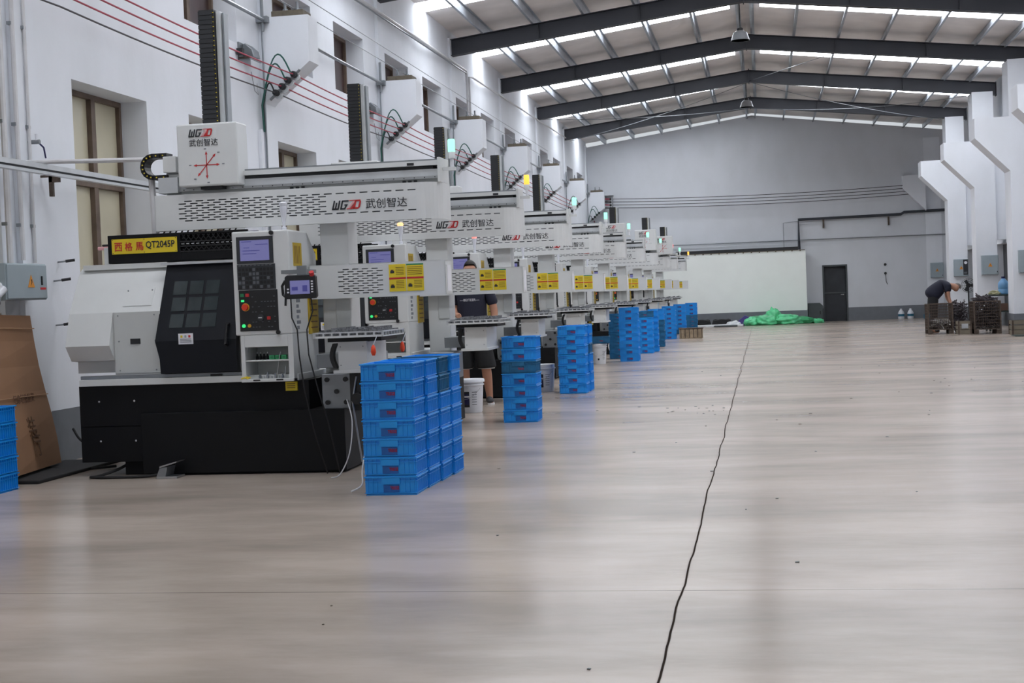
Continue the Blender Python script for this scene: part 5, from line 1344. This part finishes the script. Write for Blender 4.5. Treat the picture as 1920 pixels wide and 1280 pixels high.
def person_back():
    """man standing with his back to the camera behind the second tray"""
    Y = 19.05; X = -3.80
    t = thing('person', (X, Y, 0), 'person in navy shirt and black shorts standing between the machines, head hidden by a cover', 'person')
    S = Sk()
    pel = S.v((X, Y, .98), (.155, .115))
    hipL = S.v((X - .10, Y, .93), (.105, .105), pel); kneeL = S.chain(hipL, [((X - .115, Y - .01, .72), .085), ((X - .13, Y - .01, .5), .06), ((X - .13, Y + .02, .34), .06), ((X - .135, Y + .02, .1), .04), ((X - .135, Y, .05), .04)])
    S.chain(kneeL, [((X - .14, Y - .1, .035), .035), ((X - .14, Y - .17, .03), .028)])
    hipR = S.v((X + .10, Y, .93), (.105, .105), pel); kneeR = S.chain(hipR, [((X + .13, Y - .01, .72), .085), ((X + .16, Y - .01, .5), .06), ((X + .17, Y + .02, .34), .06), ((X + .19, Y + .02, .1), .04), ((X + .19, Y, .05), .04)])
    S.chain(kneeR, [((X + .22, Y - .1, .035), .035), ((X + .24, Y - .17, .03), .028)])
    ch = S.chain(pel, [((X, Y, 1.15), (.15, .105)), ((X, Y, 1.35), (.165, .115)), ((X, Y, 1.5), (.13, .09))])
    S.chain(ch, [((X, Y - .01, 1.60), .06), ((X, Y - .02, 1.68), (.076, .086)), ((X, Y - .02, 1.77), (.09, .104)), ((X, Y - .02, 1.85), (.078, .088))])
    for sg in (-1, 1):
        a = S.chain(ch, [((X + sg * .19, Y, 1.52), .062), ((X + sg * (.265 if sg > 0 else .235), Y, 1.38), .055)])
        if sg < 0: a = S.chain(a, [((X - .235, Y - .02, 1.24), .05), ((X - .21, Y - .15, 1.20), .042), ((X - .16, Y - .26, 1.19), .03)]); dd = (.5, -.8, -.1)
        else: a = S.chain(a, [((X + .30, Y - .0, 1.22), .046), ((X + .30, Y - .04, 1.06), .042), ((X + .28, Y - .07, .95), .03)]); dd = (-.05, -.15, -1)
        add_hand(S, a, dd, (0, -1, 0) if sg > 0 else (.3, .2, .9), (-sg, 0, 0) if sg > 0 else (0, 0, -1))
    skin_body(S.e, S.p, S.r, 'body', SKIN, t)
    C = Sk(); a = C.v((X, Y, .88), (.205, .16)); c = C.chain(a, [((X, Y, 1.05), (.192, .15)), ((X, Y, 1.35), (.186, .135)), ((X, Y, 1.51), (.145, .1)), ((X, Y - .003, 1.57), (.075, .075))])
    for sg in (-1, 1): C.chain(3, [((X + sg * .2, Y, 1.525), .075), ((X + sg * (.27 if sg > 0 else .24), Y, 1.38), .075), ((X + sg * (.285 if sg > 0 else .24), Y, 1.29), .072)])
    skin_body(C.e, C.p, C.r, 'shirt', SHIRT, t)
    C = Sk(); a = C.v((X, Y, 1.08), (.165, .125)); h = C.v((X, Y, .93), (.185, .145), a)
    for sg, x2, x3 in ((-1, -.125, -.135), (1, .14, .165)): C.chain(h, [((X + sg * .11, Y, .82), .122), ((X + x2, Y - .01, .66), .122), ((X + x3, Y - .01, .49), .128), ((X + x3, Y - .01, .47), .128)])
    sh_ = skin_body(C.e, C.p, C.r, 'shorts', SHORT, t)
    b = MB()
    for x in (X - .137, X + .167): b.lathe([(.106, .468), (.112, .472), (.112, .486), (.106, .49)], (x, Y - .01, 0), SOLE, 20)
    b.build('hem', t, smooth=True)
    for x, xe in ((X - .135, X - .14), (X + .195, X + .24)):
        b = MB(); b.ball((x, Y - .03, .055), .055, SHOE, sq=(.85, 1.35, .85)); b.ball(((x + xe) / 2 + .005, Y - .12, .045), .05, SHOE, sq=(.95, 1.5, .8)); o = b.build('shoe', t, smooth=True)
        b = MB(); b.prism([(x - .045, Y + .05), (x + .045, Y + .05), (xe + .05, Y - .17), (xe, Y - .205), (xe - .045, Y - .17)], 'z', .0, .022, SOLE); b.build('sole', o)
    b = MB(); b.text('—BEITEER—', .04, (X - .0, Y - .141, 1.365), PAPER, width=.26, align='c'); b.build('shirt_print', t)
    head_details(t, (X, Y - .02, 1.775), (0, -1, 0), (0, 0, 1), None, HAIRK)
def person_bent():
    """man bent over the wire basket, facing right"""
    Y = 40.75; X = 4.42
    t = thing('person', (X, Y, 0), 'person in navy T-shirt bending over the rusty wire basket at right', 'person')
    S = Sk()
    pel = S.v((X, Y, .98), (.105, .12))
    for sg in (-1, 1):
        k = S.chain(pel, [((X + .02, Y + sg * .09, .9), .078), ((X + .06, Y + sg * .11, .7), .075), ((X + .1, Y + sg * .12, .5), .06), ((X + .06, Y + sg * .12, .32), .058), ((X + .02, Y + sg * .12, .1), .04), ((X + .02, Y + sg * .12, .05), .042)])
        S.chain(k, [((X + .12, Y + sg * .13, .035), .035), ((X + .2, Y + sg * .13, .03), .028)])
    ch = S.chain(pel, [((X + .15, Y, 1.12), (.1, .125)), ((X + .33, Y, 1.23), (.1, .13)), ((X + .47, Y, 1.25), (.078, .1))])
    S.chain(ch, [((X + .55, Y, 1.24), .058), ((X + .62, Y, 1.215), (.09, .085)), ((X + .69, Y, 1.18), (.108, .104)), ((X + .76, Y, 1.15), (.09, .085))])
    for sg in (-1, 1):
        a = S.chain(ch, [((X + .44, Y + sg * .17, 1.21), .048), ((X + .45, Y + sg * .21, 1.08), .047), ((X + .46, Y + sg * .2, .92), .042), ((X + .5, Y + sg * .12 - .1, .8), .036), ((X + .52, Y + sg * .1 - .2, .7), .028)])
        add_hand(S, a, (.15, -.5, -1), (.8, 0, 0), (0, -sg, 0))
    skin_body(S.e, S.p, S.r, 'body', SKIN, t)
    C = Sk(); a = C.v((X - .05, Y, .9), (.2, .215)); C.chain(a, [((X + .12, Y, 1.1), (.178, .2)), ((X + .33, Y, 1.235), (.145, .18)), ((X + .46, Y, 1.25), (.135, .17)), ((X + .54, Y, 1.245), .1)])
    for sg in (-1, 1): C.chain(3, [((X + .44, Y + sg * .185, 1.21), .094), ((X + .45, Y + sg * .215, 1.05), .084)])
    skin_body(C.e, C.p, C.r, 'shirt', SHIRT, t)
    C = Sk(); a = C.v((X + .09, Y, 1.12), (.135, .15)); h = C.v((X - .0, Y, .97), (.14, .16), a)
    for sg in (-1, 1): C.chain(h, [((X + .05, Y + sg * .115, .70), .112), ((X + .1, Y + sg * .12, .5), .088), ((X + .05, Y + sg * .12, .3), .074), ((X + .02, Y + sg * .12, .07), .068)])
    skin_body(C.e, C.p, C.r, 'trousers', SHORT, t)
    for sg in (-1, 1):
        b = MB(); b.ball((X + .03, Y + sg * .12, .05), .05, SHOE, sq=(1.3, .85, .95)); b.ball((X + .13, Y + sg * .13, .045), .05, SHOE, sq=(1.7, .9, .8)); b.build('shoe', t, smooth=True)
    head_details(t, (X + .685, Y, 1.185), (.45, 0, -.9), (.9, 0, .45), None, HAIRG, .86)
person_back(); person_bent()
